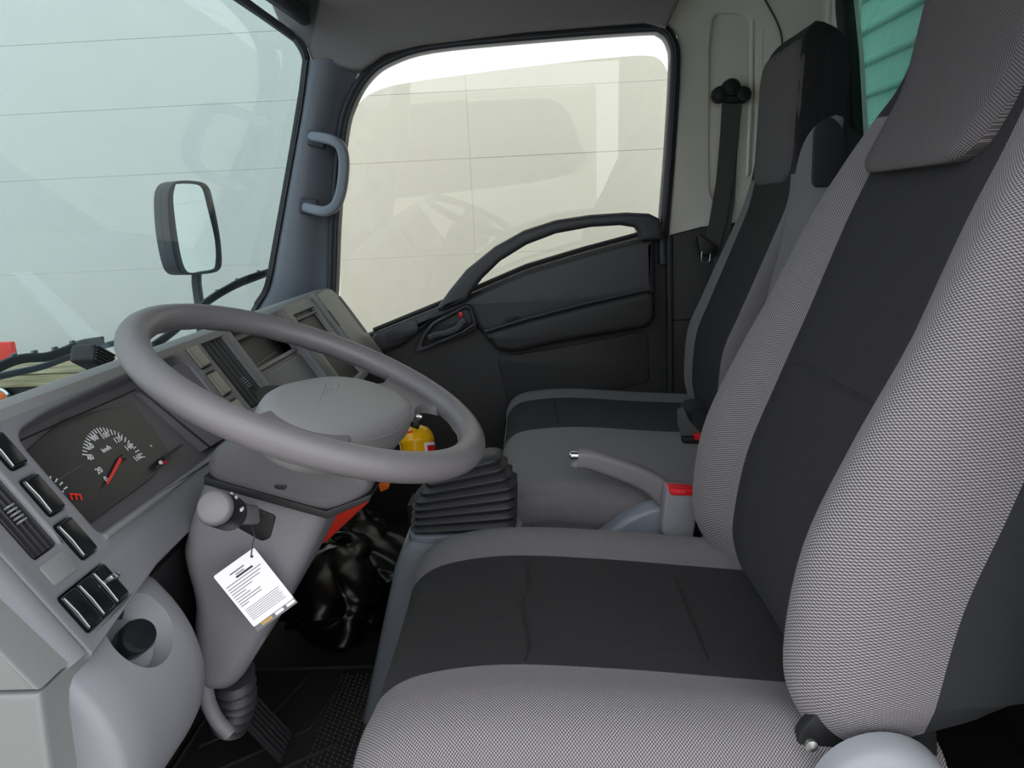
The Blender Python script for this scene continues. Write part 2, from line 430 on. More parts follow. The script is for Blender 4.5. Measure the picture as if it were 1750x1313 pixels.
# door glass, wound partly down, leaning in at the top
gt = pxy([(586, 236), (596, 205), (618, 172), (655, 151), (720, 138), (900, 114), (1040, 99), (1100, 95), (1128, 102), (1146, 132)], 2.09)
gl = gt+[V((.36, .5)), V((-.56, .5))]
tilt = math.radians(4.5)
gfr = ((0, 2.12, .6), (1, 0, 0), (0, -math.sin(tilt), math.cos(tilt)), (0, -math.cos(tilt), -math.sin(tilt)))
def ongl(p): # pixel-true position moved onto the leaning glass plane
    q = V((p.x, 2.09, p.y)); n = V(gfr[3]); d = q-CAM; t = (V(gfr[0])-CAM).dot(n)/d.dot(n); r = CAM+d*t-V(gfr[0]); return V((r.dot(V(gfr[1])), r.dot(V(gfr[2]))))
gl2 = [ongl(V((p.x, p.y))) for p in cat_open(gt, 4)]+[V((.38, -.12)), V((-.58, -.12))]
plate('glass', [gl2], gfr, .004, 'sideglass', fr, bevel=.001, bseg=1)
ins = ongl(pxy([(1089, 398)], 2.09)[0]); io = V(gfr[0])+V(gfr[1])*ins.x+V(gfr[2])*ins.y+V(gfr[3])*.0006
for k in range(4):
    q = io+V(gfr[2])*(.006-k*.004)
    plate('glass_mark', [[(-.007, -.0008), (.007, -.0008), (.007, .0008), (-.007, .0008)]], (q, gfr[1], gfr[2], gfr[3]), .0005, 'ink', fr, bevel=0)
# white metal side behind the door
sw = [V((p.x, p.y)) for p in pxy([(1142, 405), (1150, 300), (1158, 180), (1162, 100), (1158, 62), (1140, 40)], 2.05)]
sidew = sw+[V((.36, 1.56)), V((.86, 1.56)), V((.86, .72)), V((.37, .78))]
rec = pxy([(1219, 30), (1228, 22), (1268, 22), (1285, 36), (1290, 90), (1290, 200), (1285, 300), (1262, 345), (1225, 350), (1213, 330), (1213, 200), (1213, 80)], 2.05)
wr = plate('wall_right', [sidew, rnd(rec, .02)], fy(2.05), .03, 'white', bevel=.006, bseg=3); structure(wr, 'white painted metal side wall behind the passenger door', 'wall')
plate('recess', [rnd([(p.x*1.0, p.y) for p in inset(rec if area2(rec) > 0 else rec[::-1], -.012)], .02)], fy(2.066), .01, 'white', wr, .001)
for a, b, r in ((1285, 30, .006), (1302, 60, .004)):
    sweep('pressed_rib', [at(a, 20+b*.5, y=2.052), at(a-2, 160, y=2.052), at(a-8, 300, y=2.052)], circ(r, 8), 'white', wr)
sweep('panel_joint', cat_open([at(a, b, y=2.045) for a, b in [(1295, -20), (1312, 8), (1326, 34), (1335, 58), (1337, 80)]], 5), circ(.0022, 6), 'black', wr)
# lower B-pillar trim
lb = pxy([(1140, 402), (1200, 388), (1330, 372)], 2.03)
lt = plate('trim_3', [[V((.378, -.02)), lb[0]+V((.012, 0)), lb[1], lb[2], V((.80, lb[2].y)), V((.80, -.02))]], fy(2.028), .05, 'door', bevel=.006, bseg=3); structure(lt, 'dark plastic lower pillar cover behind the passenger door', 'pillar trim')
sweep('seam', [at(1145, 548, y=2.029), at(1180, 546, y=2.029), at(1260, 540, y=2.029)], circ(.002, 6), 'black', lt)
# rear wall with window
rw = [(.42, -.05), (2.1, -.05), (2.1, 1.56), (.42, 1.56)]
hole = rnd([(.62, .93), (1.79, .93), (1.86, 1.20), (1.92, 1.36), (.66, 1.40)], [.06, .08, .02, .05, .06], 6)
rear = plate('wall_rear', [rw, hole], fx(.76), .03, 'white', bevel=.003); structure(rear, 'white painted metal rear wall of the cab', 'wall')
sweep('rear_rib', [(.758, 1.97, 1.0), (.755, 1.99, 1.25), (.755, 2.0, 1.5)], circ(.006, 8), 'white', rear, side=(1, 0, 0))
plate('rear_shade_sheet', [rnd([(.45, .0), (2.0, .0), (2.0, .86), (.45, .86)], .03)], fx(.742), .012, 'shell', rear, .004)  # dark sheet added to give the shadow behind the driver seat
w3 = thing('window_3', 'teal tinted rear window in a black rubber surround behind the headrests', 'window', (.76, 1.25, .93)); structure(w3)
sweep('surround', [V((.757, p.x, p.y)) for p in hole], rrect(.03, .045, .01), 'rubber', w3, side=(1, 0, 0), closed=True)
plate('glass', [hole], fx(.765), .004, 'rearglass', w3, bevel=0)
# ceiling, front header, near B-pillar
ce = plate('ceiling', [[(-.62, .42), (.80, .42), (.80, 2.1), (-.62, 2.1)]], ((0, 0, 1.47), (1, 0, 0), (0, 1, 0), (0, 0, -1)), .05, 'headliner', bevel=.01); structure(ce, 'charcoal fabric roof lining over the cab', 'ceiling')
fh = sweep('trim_4', [(-.555, .45, 1.40), (-.575, .9, 1.40), (-.575, 1.5, 1.40), (-.545, 2.0, 1.40)], rrect(.03, .07, .012), 'seal', side=(1, 0, 0)); structure(fh, 'dark roof edge lining above the windscreen', 'header lining')
vz = thing('sun_visor', 'pale grey folded sun visor above the windscreen corner', 'sun visor', (-.5, 1.55, 1.40))
plate('panel', [rnd([(-.535, 1.10), (-.36, 1.10), (-.36, 1.74), (-.50, 1.74), (-.535, 1.72)], .02)], ((0, 0, 1.372), (1, 0, 0), (0, 1, 0), (0, 0, -1)), .018, 'visor', vz, bevel=.006, bseg=3)
sweep('pivot_rod', [(-.52, 1.73, 1.382), (-.52, 1.95, 1.40)], circ(.005, 8), 'black', vz, side=(1, 0, 0))
nb = plate('wall_left', [[(.44, -.05), (.80, -.05), (.80, 1.5), (.44, 1.5)]], fy(.42), .06, 'white', bevel=.01); structure(nb, 'white metal pillar behind the open driver doorway', 'wall')
nh = plate('trim_6', [[(-.58, 1.30), (.46, 1.30), (.46, 1.52), (-.58, 1.52)]], fy(.43), .06, 'headliner', bevel=.015, bseg=3); structure(nh, 'dark header lining above the open driver doorway', 'header lining')
na = sweep('trim_5', [(-.80, .44, .3), (-.72, .44, .69), (-.60, .45, 1.05), (-.56, .46, 1.4)], rrect(.06, .09, .02), 'pillar', side=(0, 1, 0)); structure(na, 'grey A-pillar cover beside the driver doorway', 'pillar trim')
# floor
fl = plate('floor', [[(-.95, .45), (.8, .45), (.8, 2.08), (-.95, 2.08)]], fz(0), .05, 'floor', bevel=0); structure(fl, 'dark cab floor under the dashboard', 'floor')
fw = plate('wall_front', [[(.45, -.05), (2.08, -.05), (2.08, .60), (.45, .60)]], fxp(-.80), .03, 'black', bevel=.004); structure(fw, 'black firewall under the dashboard', 'wall')

# ================================================================== passenger door
door = thing('door_1', 'charcoal passenger door with arched pull handle and map pocket', 'door', (-.1, 2.05, 0)); structure(door)
sill = pxy([(562, 590), (600, 582), (640, 567), (745, 524), (800, 501), (900, 458), (1000, 428), (1090, 404), (1133, 397)], 2.04)
plate('lower_panel', [[V((-.60, -.02))]+sill+[V((.374, .805)), V((.374, -.02))]], fy(2.045), .05, 'door', door, .008, 3)
up = pxy([(640, 569), (745, 527), (800, 504), (900, 461), (1000, 431), (1090, 407), (1118, 404), (1120, 505), (1040, 522), (900, 556), (832, 576), (815, 560), (800, 530), (745, 545), (690, 590), (648, 606), (625, 600)], 2.03)
plate('upper_pad', [rnd(up, .012)], fy(2.01), .04, 'doorpad', door, .022, 5)
sweep('sill_seal', [V((p.x, 2.03, p.y+.006)) for p in sill[2:-1]], circ(.006, 8), 'rubber', door)
pk = pxy([(826, 571), (900, 548), (1000, 522), (1108, 497), (1120, 505), (1120, 545), (1105, 560), (960, 585), (880, 603), (850, 600), (838, 588)], 1.985)
plate('map_pocket', [rnd(pk, .012)], fy(1.98), .07, 'door', door, .016, 4)
sweep('pocket_lip', [at(a, b, y=1.984) for a, b in [(828, 567), (900, 545), (1000, 519), (1100, 496)]], circ(.0045, 8), 'doorpad', door)
plate('pocket_slot', [pxy([(862, 547), (884, 540), (888, 543), (866, 550)], 2.0)], fy(2.0), .004, 'black', door, .001, 1)
lower = pxy([(850, 612), (960, 595), (1108, 566), (1112, 655), (960, 690), (900, 720), (868, 700)], 2.03)
plate('lower_recess', [rnd(lower, .02)], fy(2.041), .01, 'door', door, .003, 3)
sweep('edge_seal', [(.372, 2.03, .0), (.374, 2.03, .4), (.371, 2.03, .80)], rrect(.03, .016, .005), 'rubber', door, side=(0, 1, 0))
arch = pxy([(747, 526), (770, 494), (798, 460), (845, 422), (895, 394), (950, 376), (1010, 367), (1070, 363), (1108, 365), (1126, 374), (1132, 395), (1131, 410), (1093, 412), (1092, 398), (1085, 389), (1060, 385), (1010, 388), (950, 399), (900, 418), (855, 446), (825, 475), (806, 500), (800, 512), (752, 532)], 1.995)
plate('pull_arch', [arch], fy(1.975), .05, 'doorpad', door, .012, 4)
hz = pxy([(707, 603), (722, 572), (738, 551), (765, 536), (795, 519), (806, 522), (815, 548), (815, 562), (795, 573), (730, 594)], 2.0)
hi = pxy([(722, 590), (730, 570), (745, 554), (770, 541), (796, 527), (803, 533), (808, 552), (790, 564), (745, 583), (725, 592)], 2.0)
plate('handle_bezel', [rnd(hz, .008), rnd(hi, .004)], fy(1.99), .03, 'doorpad', door, .006, 3)
plate('handle_cup', [rnd(hi, .004)], fy(2.008), .01, 'black', door, .001)
lev = sweep('door_lever', cat_open([at(a, b, y=1.99) for a, b in [(733, 578), (745, 572), (765, 568), (782, 560), (790, 550), (796, 547)]], 5), rrect(.014, .02, .006), 'doorpad', door, scale=[.9]*4+[1.0+.0*i for i in range(22)])
box('lock_tab', (.012, .010, .016), at(787, 538, y=1.998), 'redbtn', door, bevel=.003)
ash = pxy([(658, 571), (668, 562), (705, 546), (712, 550), (714, 566), (708, 571), (668, 588), (660, 585)], 1.995)
plate('ashtray_lid', [rnd(ash, .008)], fy(2.004), .012, 'doorpad', door, .003)

# A-pillar grab handle
gh = thing('grab_handle', 'grey plastic grab handle fixed to the passenger A-pillar', 'grab handle', at(540, 300, y=1.96))
hp = cat_open([at(a, b, y=yy) for a, b, yy in [(533, 233, 1.985), (552, 236, 1.95), (570, 241, 1.93), (583, 252, 1.925), (588, 275, 1.925), (586, 310, 1.925), (580, 338, 1.925), (571, 354, 1.928), (556, 361, 1.935), (540, 359, 1.95), (522, 354, 1.985)]], 5)
sweep('grip', hp, rrect(.026, .026, .009), 'pillar', gh, side=(0, 1, 0))
for a, b in ((537, 236), (524, 352)):
    plate('socket', [rnd(pxy([(a-11, b-14), (a+16, b-10), (a+14, b+17), (a-13, b+12)], 1.97), .006)], fy(1.972), .03, 'seal', gh, .003)

# ================================================================== dashboard
O = V((-.525, 0, .708)); NF = V((.846, 0, .533)); TF = V((.533, 0, -.846)); YF = V((0, 1, 0))
def ff(off=0, y=0, v=0): return (O+NF*off+YF*y+TF*v, YF, TF, NF)
def onf(px, py, off=0):
    q = at(px, py, n=NF, p=O+NF*off)-O; return V((q.y, q.dot(TF)))
dash = thing('dashboard', 'grey moulded dashboard with instrument cluster, vents and open bays', 'dashboard', (-.6, 1.25, .3))
core = [(-.815, .53), (-.62, .655), (-.585, .655), (-.49, .49), (-.56, .43), (-.80, .36)]
def prism(name, poly, y0, y1, mat, parent, bevel=.006, seg=3): return plate(name, [poly], fy(y0), y1-y0, mat, parent, bevel, seg)
prism('core', core, .56, 1.96, 'black', dash)
topp = [(-.80, .555), (-.60, .688), (-.548, .712), (-.535, .7145), (-.524, .710), (-.520, .700), (-.530, .690), (-.56, .688), (-.62, .66), (-.80, .53)]
prism('dash_top', topp, .512, 1.30, 'dashtop', dash, .004)
topq = [(-.80, .555), (-.62, .690), (-.575, .706), (-.545, .708), (-.532, .702), (-.530, .690), (-.56, .680), (-.62, .66), (-.80, .53)]
prism('dash_top', topq, 1.302, 1.97, 'dashtop', dash, .004)
clus = rnd([(.682, .026), (.74, .017), (.90, .012), (1.04, .012), (1.057, .03), (1.057, .13), (1.04, .153), (.955, .156), (.682, .153)], [.02, .02, .01, .012, .012, .015, .01, .01, .01], 4)
def rr(y0, y1, v0, v1, r=.004): return rnd([(y0, v0), (y1, v0), (y1, v1), (y0, v1)], r, 3)
H = [clus, rr(.598, .634, .018, .137), rr(.648, .6715, .018, .057), rr(.646, .6705, .069, .112), rr(.641, .666, .121, .163), rr(.588, .658, .176, .217),
     rr(1.128, 1.212, .008, .136), rr(1.076, 1.112, .006, .046), rr(1.076, 1.108, .056, .098), rr(1.072, 1.106, .109, .145)]
bez = [(.572, -.002), (1.249, -.002), (1.24, .215), (.80, .212), (.72, .214), (.575, .234)]
plate('bezel', [bez]+H, ff(), .05, 'dash', dash, .004, 3)
q0, q1 = onf(0, 1090, -.03), onf(65, 1190, -.03)
npd = []
for k in range(9):
    v = .0+.2285*k/8; yo = q0.x+(q1.x-q0.x)*(v-q0.y)/(q1.y-q0.y) if abs(q1.y-q0.y) > 1e-6 else q1.x
    yo = q1.x
    a = O+TF*v
    npd.append([a+YF*.5725-NF*.05, a+YF*.5725-NF*.0015, a+YF*.568-NF*.0015, a+YF*.560-NF*.006, a+YF*((.560+yo)/2)-NF*.017, a+YF*(yo+.004)-NF*.028, a+YF*yo-NF*.032, a+YF*yo-NF*.05])
vv_, ff2 = loft(npd); mk('near_pad', vv_, ff2, 'dash', dash, sharp=50)
sweep('cluster_lip', [O+YF*y+TF*v+NF*.001 for y, v in ((.682, .158), (.80, .1595), (.955, .161), (1.04, .159))], circ(.0035, 8), 'dashtop', dash)
# instrument cluster
cl = plate('instrument_cluster', [rr(.66, 1.075, .002, .17)], ff(-.044), .012, 'clusterside', dash, .001, 1)
def cpart(name, loops, off, depth, mat, bevel=.0005): return plate(name, loops, ff(off), depth, mat, cl, bevel, 1)
dl = [onf(a, b, -.040) for a, b in [(40, 775), (110, 715), (228, 690), (290, 770), (262, 815), (140, 905), (60, 850)]]
cpart('dial_face', [rnd(dl, .012)], -.040, .004, 'dial')
ramp = [O+YF*.965+TF*.03-NF*.042, O+YF*1.0+TF*.145-NF*.042, O+YF*1.056+TF*.15-NF*.004, O+YF*1.056+TF*.02-NF*.004]
rv = ramp+[p-NF*.004 for p in ramp]; mk('side_ramp', rv, [(0, 1, 2, 3), (7, 6, 5, 4), (0, 4, 5, 1), (1, 5, 6, 2), (2, 6, 7, 3), (3, 7, 4, 0)], 'clusterside', cl)
sweep('ramp_groove', [O+YF*.972+TF*.03-NF*.038, O+YF*1.012+TF*.146-NF*.034], circ(.0018, 6), 'black', cl)
sweep('hood_groove', [O+YF*y+TF*.028-NF*.03 for y in (.70, .95)], circ(.001, 6), 'black', cl)
DO = -.0395
sc0 = onf(206, 786, DO)
dc = [onf(a, b, DO) for a, b in [(180, 825), (163, 800), (143, 783), (141, 770), (143, 758), (150, 744), (162, 733), (175, 731), (188, 734), (203, 740), (216, 749), (230, 762), (248, 781)]]
ang = lambda p: math.atan2(p.y-sc0.y, p.x-sc0.x)
def F3(p, off): return O+YF*p.x+TF*p.y+NF*off
Rr = sum((p-sc0).length for p in dc)/len(dc)
ticks = []
arc = cat_open([V((p.x, p.y)) for p in dc], 8)
arc = arc[0:1]+arc
lens = [0]
for a, b in zip(arc, arc[1:]): lens.append(lens[-1]+(b-a).length)
def arcp(t):
    L = t*lens[-1]
    for i in range(1, len(arc)):
        if lens[i] >= L: return arc[i-1].lerp(arc[i], (L-lens[i-1])/max(1e-9, lens[i]-lens[i-1]))
    return arc[-1]
for k in range(25):
    p = arcp(.24+.76*k/24); d = (sc0-p).normalized(); ln = .0085 if k % 2 == 0 else .006; wd = .0015; q = V((-d.y, d.x))
    cpart('tick', [[p-q*wd/2, p+q*wd/2, p+d*ln+q*wd/2, p+d*ln-q*wd/2]], DO+.0004, .0006, 'print', 0)
nums = ['0', '20', '40', '60', '80', '100', '120', '140', '160']
npos = [(181, 820), (169, 805), (154, 783), (154, 764), (162, 749), (179, 745), (201, 752), (220, 765), (235, 783)]
for tx, (a, b) in zip(nums, npos):
    p = onf(a, b, DO); text_mesh('numeral', tx, .0108, (F3(p, DO+.0006), YF, -TF, NF), 'print', cl)
p = onf(181, 768, DO); text_mesh('unit_mark', 'km/h', .0085, (F3(p, DO+.0006), YF, -TF, NF), 'print', cl)
def strip(name, a, b, wd, off, mat, h=.0012):
    d = (b-a).normalized(); q = V((-d.y, d.x)); return cpart(name, [[a-q*wd/2, a+q*wd/2, b+q*wd*.3, b-q*wd*.3]], off, h, mat, 0)
strip('needle', onf(207, 783, DO+.004), onf(184, 826, DO+.004), .0042, DO+.004, 'needle')
lathe('needle_hub', [(.004, 0), (.004, .004), (.003, .006), (0, .006)], F3(onf(207, 784, DO), DO), NF, 'dial', cl, 14)
for a, b in [(76, 812), (86, 815), (97, 819), (106, 825), (114, 833), (108, 840)]:
    p = onf(a, b, DO); d = (onf(75, 860, DO)-p).normalized(); strip('tick', p, p+d*.006, .0018, DO+.0008, 'print', .0006)
e0 = onf(128, 849, DO); text_mesh('fuel_mark', 'E', .021, (F3(e0, DO+.0006), V((0, -.5, 0))+TF*.86, V((0, .86, 0))+TF*.5, NF), 'needle', cl)
strip('odometer_line', onf(100, 820, DO), onf(140, 795, DO), .0008, DO+.0006, 'clusterside', .0006)
strip('lower_line', onf(185, 875, DO), onf(262, 818, DO), .001, DO+.0006, 'clusterside', .0006)
strip('reset_stick', onf(281, 782, -.026), onf(312, 760, -.026), .006, -.026, 'black', .012)
for a, b, m_ in ((276, 790, 'print'), (283, 789, 'redbtn'), (279, 784, 'print')):
    lathe('warning_dot', [(.0028, 0), (.0028, .002), (0, .003)], F3(onf(a, b, -.03), -.032), NF, m_, cl, 10)
lathe('warning_dot', [(.0014, 0), (.0014, .001), (0, .0014)], F3(onf(259, 762, -.038), -.039), NF, 'print', cl, 8)
# vents
def vent(y0, y1, v0, v1, knurl, horizontal=False):
    vt = plate('air_vent', [rr(y0-.004, y1+.004, v0-.004, v1+.004)], ff(-.03), .006, 'black', dash, .001, 1)
    n_ = 5
    for k in range(n_):
        y = y0+(y1-y0)*(k+.5)/n_
        box('louvre', ((y1-y0)/n_*.34, (v1-v0)-.002, .02), O+YF*y+TF*(v0+v1)/2-NF*.014, 'black' if knurl > 1 else 'dial', vt, rot=axes(YF, TF, NF) @ Matrix.Rotation(.35, 3, 'Y'), bevel=.001, seg=1)
    for k in range(5):
        box('thumb_ridge', (.009, .002, .006), O+YF*(y0*.45+y1*.55)+TF*(v0+(v1-v0)*(.56 if knurl == 1 else .62)+k*.0042)-NF*.002, 'light', vt, rot=axes(YF, TF, NF), bevel=.0006, seg=1)
vent(.598, .634, .018, .137, 1); vent(1.128, 1.212, .008, .136, 2)
def switch(y0, y1, v0, v1, mat, n_=1, edge=True):
    for k in range(n_):
        a = y0+(y1-y0)*k/n_+.0008; b = y0+(y1-y0)*(k+1)/n_-.0008
        c = O+YF*(a+b)/2+TF*(v0+v1)/2
        s = box('switch', (b-a, v1-v0-.002, .03), c-NF*.0125, mat, dash, rot=axes(YF, TF, NF), bevel=.003, seg=3)
        if edge:
            sweep('switch_edge', [c+YF*(-(b-a)/2+.002)+TF*d+NF*(.003-abs(d)*.06) for d in (-(v1-v0)*.42, 0, (v1-v0)*.42)], circ(.0008, 6), 'steel', s)
switch(.648, .6715, .018, .057, 'gloss'); switch(.646, .6705, .069, .112, 'gloss'); switch(.641, .666, .121, .163, 'gloss'); switch(.588, .658, .176, .217, 'gloss', 3)
switch(1.076, 1.112, .006, .046, 'sheenswitch', edge=False); switch(1.076, 1.108, .056, .098, 'sheenswitch', edge=False); switch(1.072, 1.106, .109, .145, 'sheenswitch', edge=False)
for a, b in ((187, 990), (195, 987)):
    lathe('chrome_stud', [(.0035, 0), (.0035, .004), (.0025, .007), (0, .008)], F3(onf(a, b, .004), .003), NF, 'chrome', dash, 12)
plate('blank_recess', [rr(.594, .630, .144, .1665)], ff(.0012), .004, 'dashtop', dash, .0015)
# centre and passenger bays
CB = -.05
def bay(name, pts, off, depth, mat, bevel=.002): return plate(name, [pts], ff(off), depth, mat, dash, bevel)
cen = [(1.25, .002), (1.55, .002), (1.55, .23), (1.25, .23)]
bayA = rr(1.275, 1.515, .022, .085, .003)
plate('centre_frame', [cen, bayA], ff(-.028), .05, 'dash', dash, .003)
plate('bay_back', [rr(1.26, 1.53, .01, .1)], ff(-.046), .004, 'black', dash, .0005, 1)
plate('centre_lid', [rr(1.27, 1.52, .098, .215)], ff(-.024), .008, 'dash', dash, .003)
plate('bay_shelf', [rr(1.275, 1.515, .082, .09, .001)], ff(-.022), .03, 'dashtop', dash, .001)
sweep('tray_edge', [O+YF*1.28+TF*.078-NF*.03, O+YF*1.44+TF*.07-NF*.035], circ(.0012, 6), 'chrome', dash)
plate('divider', [rr(1.515, 1.56, -.002, .23, .004)], ff(-.006), .06, 'dash', dash, .006, 3)
pas = [(1.56, -.004), (1.77, -.004), (1.77, .23), (1.56, .23)]
plate('passenger_frame', [pas, rr(1.585, 1.745, .022, .092, .003), rr(1.585, 1.745, .118, .21, .003)], ff(-.008), .05, 'dashtop', dash, .003)
plate('bay_back', [rr(1.57, 1.76, .01, .22)], ff(-.019), .004, 'black', dash, .0005, 1)
sweep('bay_rail', [O+YF*1.59+TF*.034-NF*.012, O+YF*1.74+TF*.034-NF*.012], circ(.0035, 8), 'dash', dash)
endv = [(1.772, -.006), (1.90, -.006), (1.935, .012), (1.955, .06), (1.955, .22), (1.772, .22)]
plate('passenger_end', [rnd(endv, [.002, .02, .02, .01, .01, .002]), rr(1.925, 1.94, .03, .14, .003)], ff(.004), .06, 'dashtop', dash, .006, 3)
plate('end_slot', [rr(1.92, 1.945, .025, .145)], ff(-.01), .004, 'black', dash, .0005, 1)
for k in range(9): box('slot_rib', (.006, .002, .004), O+YF*1.774+TF*(.05+k*.005)+NF*.005, 'black', dash, rot=axes(YF, TF, NF), bevel=.0005, seg=1)
# lower dash, near end
sidep = [(-.80, .56), (-.56, .682), (-.535, .692), (-.412, .514), (-.80, .514)]
prism('side_cover', sidep, .518, .56, 'dashtop', dash, .005)
prism('lower_cover', [(-.80, .511), (-.412, .511), (-.425, .30), (-.47, .0), (-.80, .0)], .519, .60, 'dashtop', dash, .006)
prism('lower_cover', [(-.80, .505), (-.43, .505), (-.45, .40), (-.52, .20), (-.80, .10)], .60, .98, 'black', dash, .006)
kp = [(-.50, .515), (-.432, .514), (-.405, .49), (-.385, .455), (-.376, .42), (-.377, .385), (-.388, .35), (-.42, .305), (-.46, .262), (-.49, .2), (-.52, .14), (-.60, .14), (-.60, .50)]
kr = []
cx0, cz0 = -.5, .36
for y, s, dx in ((.552, .90, -.006), (.555, .955, -.002), (.562, .985, 0), (.60, .995, 0), (.65, 1, 0), (.695, 1, 0), (.72, .985, -.002), (.735, .94, -.006), (.742, .85, -.02)):
    kr.append([V((cx0+(p.x-cx0)*s+dx, y, cz0+(p.y-cz0)*(s if p.y < cz0 else (.5+.5*s)))) for p in cat_closed([V(q) for q in kp], 4)])
v, f = loft(kr)
kneeo = mk('knee_panel', v, f, 'light', dash)
lidp = pxy([(150, 1165), (175, 1148), (225, 1172), (250, 1200), (262, 1255), (266, 1330), (100, 1330), (125, 1235)], .565)
kn = at(233, 1090, y=.635)
ka = V((.75, -.35, .62)).normalized()
lathe('knob_boss', [(.030, -.01), (.030, .0), (.026, .003), (.0, .003)], kn-ka*.03, ka, 'light', dash)
lathe('control_knob', [(.0, -.03), (.0135, -.03), (.015, -.016), (.0165, -.014), (.0165, .006), (.0145, .011), (0, .012)], kn, ka, 'gloss', dash, 24)
bm = bmesh.new(); bmesh.ops.create_icosphere(bm, subdivisions=4, radius=.044); bmesh.ops.translate(bm, verts=bm.verts, vec=kn+V((.002, .022, .004)))
cme = bpy.data.meshes.new('cut'); bm.to_mesh(cme); bm.free(); cob = bpy.data.objects.new('cut', cme); COL.objects.link(cob)
md = kneeo.modifiers.new('dish', 'BOOLEAN'); md.operation = 'DIFFERENCE'; md.object = cob; md.solver = 'EXACT'
dg = bpy.context.evaluated_depsgraph_get(); nme = bpy.data.meshes.new_from_object(kneeo.evaluated_get(dg)); kneeo.modifiers.clear()
if len(nme.polygons) > 50: kneeo.data = nme; nme.name = 'knee_panel'
bpy.data.objects.remove(cob)
dpn = V((-.135, 0, .18)).normalized(); dpo = V((-.62, 0, .690)); dpx = V((.18, 0, .135)).normalized()
def dtp(x, y): return V((y, (x+.62)/dpx.x))
ps = plate('paper_strip', [[dtp(-.628, 1.41), dtp(-.628, 1.45), dtp(-.775, 1.555), dtp(-.775, 1.47)]], (dpo+dpn*.0035, YF, dpx, dpn), .0015, 'paper', None, .0003, 1)
tag(ps, 'long white paper strip on the dashboard top reflected in the windscreen', 'paper')
# ribbed cap on top of the dash
rc = thing('ribbed_cap', 'small ribbed black cap on the dashboard top beside the windscreen', 'cap', (-.63, 1.0, .68))
b0 = at(158, 612, x=-.62)
rot = Matrix.Rotation(-.5, 3, 'X')
box('body', (.035, .05, .026), b0, 'rubber', rc, rot=rot, bevel=.006, seg=3)
for k in range(5): box('rib', (.004, .044, .022), b0+rot @ V((.017, 0, -.009+k*.0046))+V((.001, 0, 0)), 'rubber', rc, rot=rot @ Matrix.Diagonal((1, 1, .12)).to_3x3(), bevel=.001, seg=1)

# ================================================================== steering wheel
th = math.radians(25); SW = V((-.261, .847, .688))
XL = V((math.cos(th), 0, -math.sin(th))); ZL = V((math.sin(th), 0, math.cos(th))); YL = V((0, 1, 0))
def wl(x, y, z=0): return SW+XL*x+YL*y+ZL*z
wheel = thing('steering_wheel', 'grey two-spoke steering wheel with a broad padded hub', 'steering wheel', wl(0, 0, -.06))
R0, r0 = .1985, .0165
v, f = [], []
NA, NB = 120, 20
for i in range(NA):
    a = 2*math.pi*i/NA
    for j in range(NB):
        b = 2*math.pi*j/NB; fing = 1-.06*(math.sin(a*26)*.5+.5)*(1 if math.sin(b) < -.3 and math.cos(b) < .4 else 0)
        rr_ = R0+r0*1.03*math.cos(b)*fing; v.append(wl(rr_*math.cos(a), rr_*math.sin(a), r0*math.sin(b)*fing))
for i in range(NA):
    for j in range(NB):
        i2 = (i+1) % NA; j2 = (j+1) % NB; f.append((i*NB+j, i2*NB+j, i2*NB+j2, i*NB+j2))
mk('rim', v, f, 'wheel', wheel)
# hub pad and spokes; the wheel is turned a little, so they sit in a rotated frame
PHI = math.radians(-15.6); cP, sP = math.cos(PHI), math.sin(PHI)
def wr_(x, y, z=0): return wl(x*cP-y*sP, x*sP+y*cP, z)
XR, YR = XL*cP+YL*sP, -XL*sP+YL*cP
half = [(-.022, 0), (-.020, .054), (-.008, .096), (.016, .126), (.050, .137), (.080, .124), (.098, .092), (.105, .048)]
hubc = half+[(.107, 0)]+[(a, -b) for a, b in half[:0:-1]]
base = cat_closed([V(p) for p in hubc], 5)
rings = []
cc = V((.045, 0))
for s, z in ((.45, -.066), (.75, -.060), (.93, -.050), (.985, -.038), (1.0, -.026), (.99, -.015), (.965, -.0075), (.91, -.002), (.78, .0015), (.5, .0035), (.25, .0045), (.02, .005)):
    rings.append([wr_(*(cc+(p-cc)*s), z) for p in base])
v, f = loft(rings); mk('hub_pad', v, f, 'hub', wheel)
for sg in (1, -1):
    sp_ = [(.012, .085), (.018, .115), (.021, .150), (.010, .180), (.012, .194), (.100, .170), (.112, .157), (.097, .146), (.091, .128), (.095, .10), (.104, .080), (.07, .07)]
    plate('spoke', [rnd([V((a, b*sg)) for a, b in sp_], .012, 4)], (wl(0, 0, -.004), XR, YR, ZL), .012, 'wheel', wheel, .0055, 4)
sweep('pad_line', cat_open([wr_(*q) for q in [(.092, .095, -.012), (.103, .05, -.014), (.107, 0, -.015), (.103, -.05, -.014), (.092, -.095, -.012)]], 5), circ(.0012, 6), 'light', wheel)
# embossed airbag mark
for a, b in (((545, 688), (556, 655)), ((566, 688), (578, 655)), ((552, 676), (560, 664)), ((560, 678), (568, 664))):
    p, q = at(*a, n=ZL, p=wl(0, 0, .0037)), at(*b, n=ZL, p=wl(0, 0, .0037)); sweep('embossed_mark', [p, q], circ(.0011, 6), 'hub', wheel, side=(0, 0, 1))
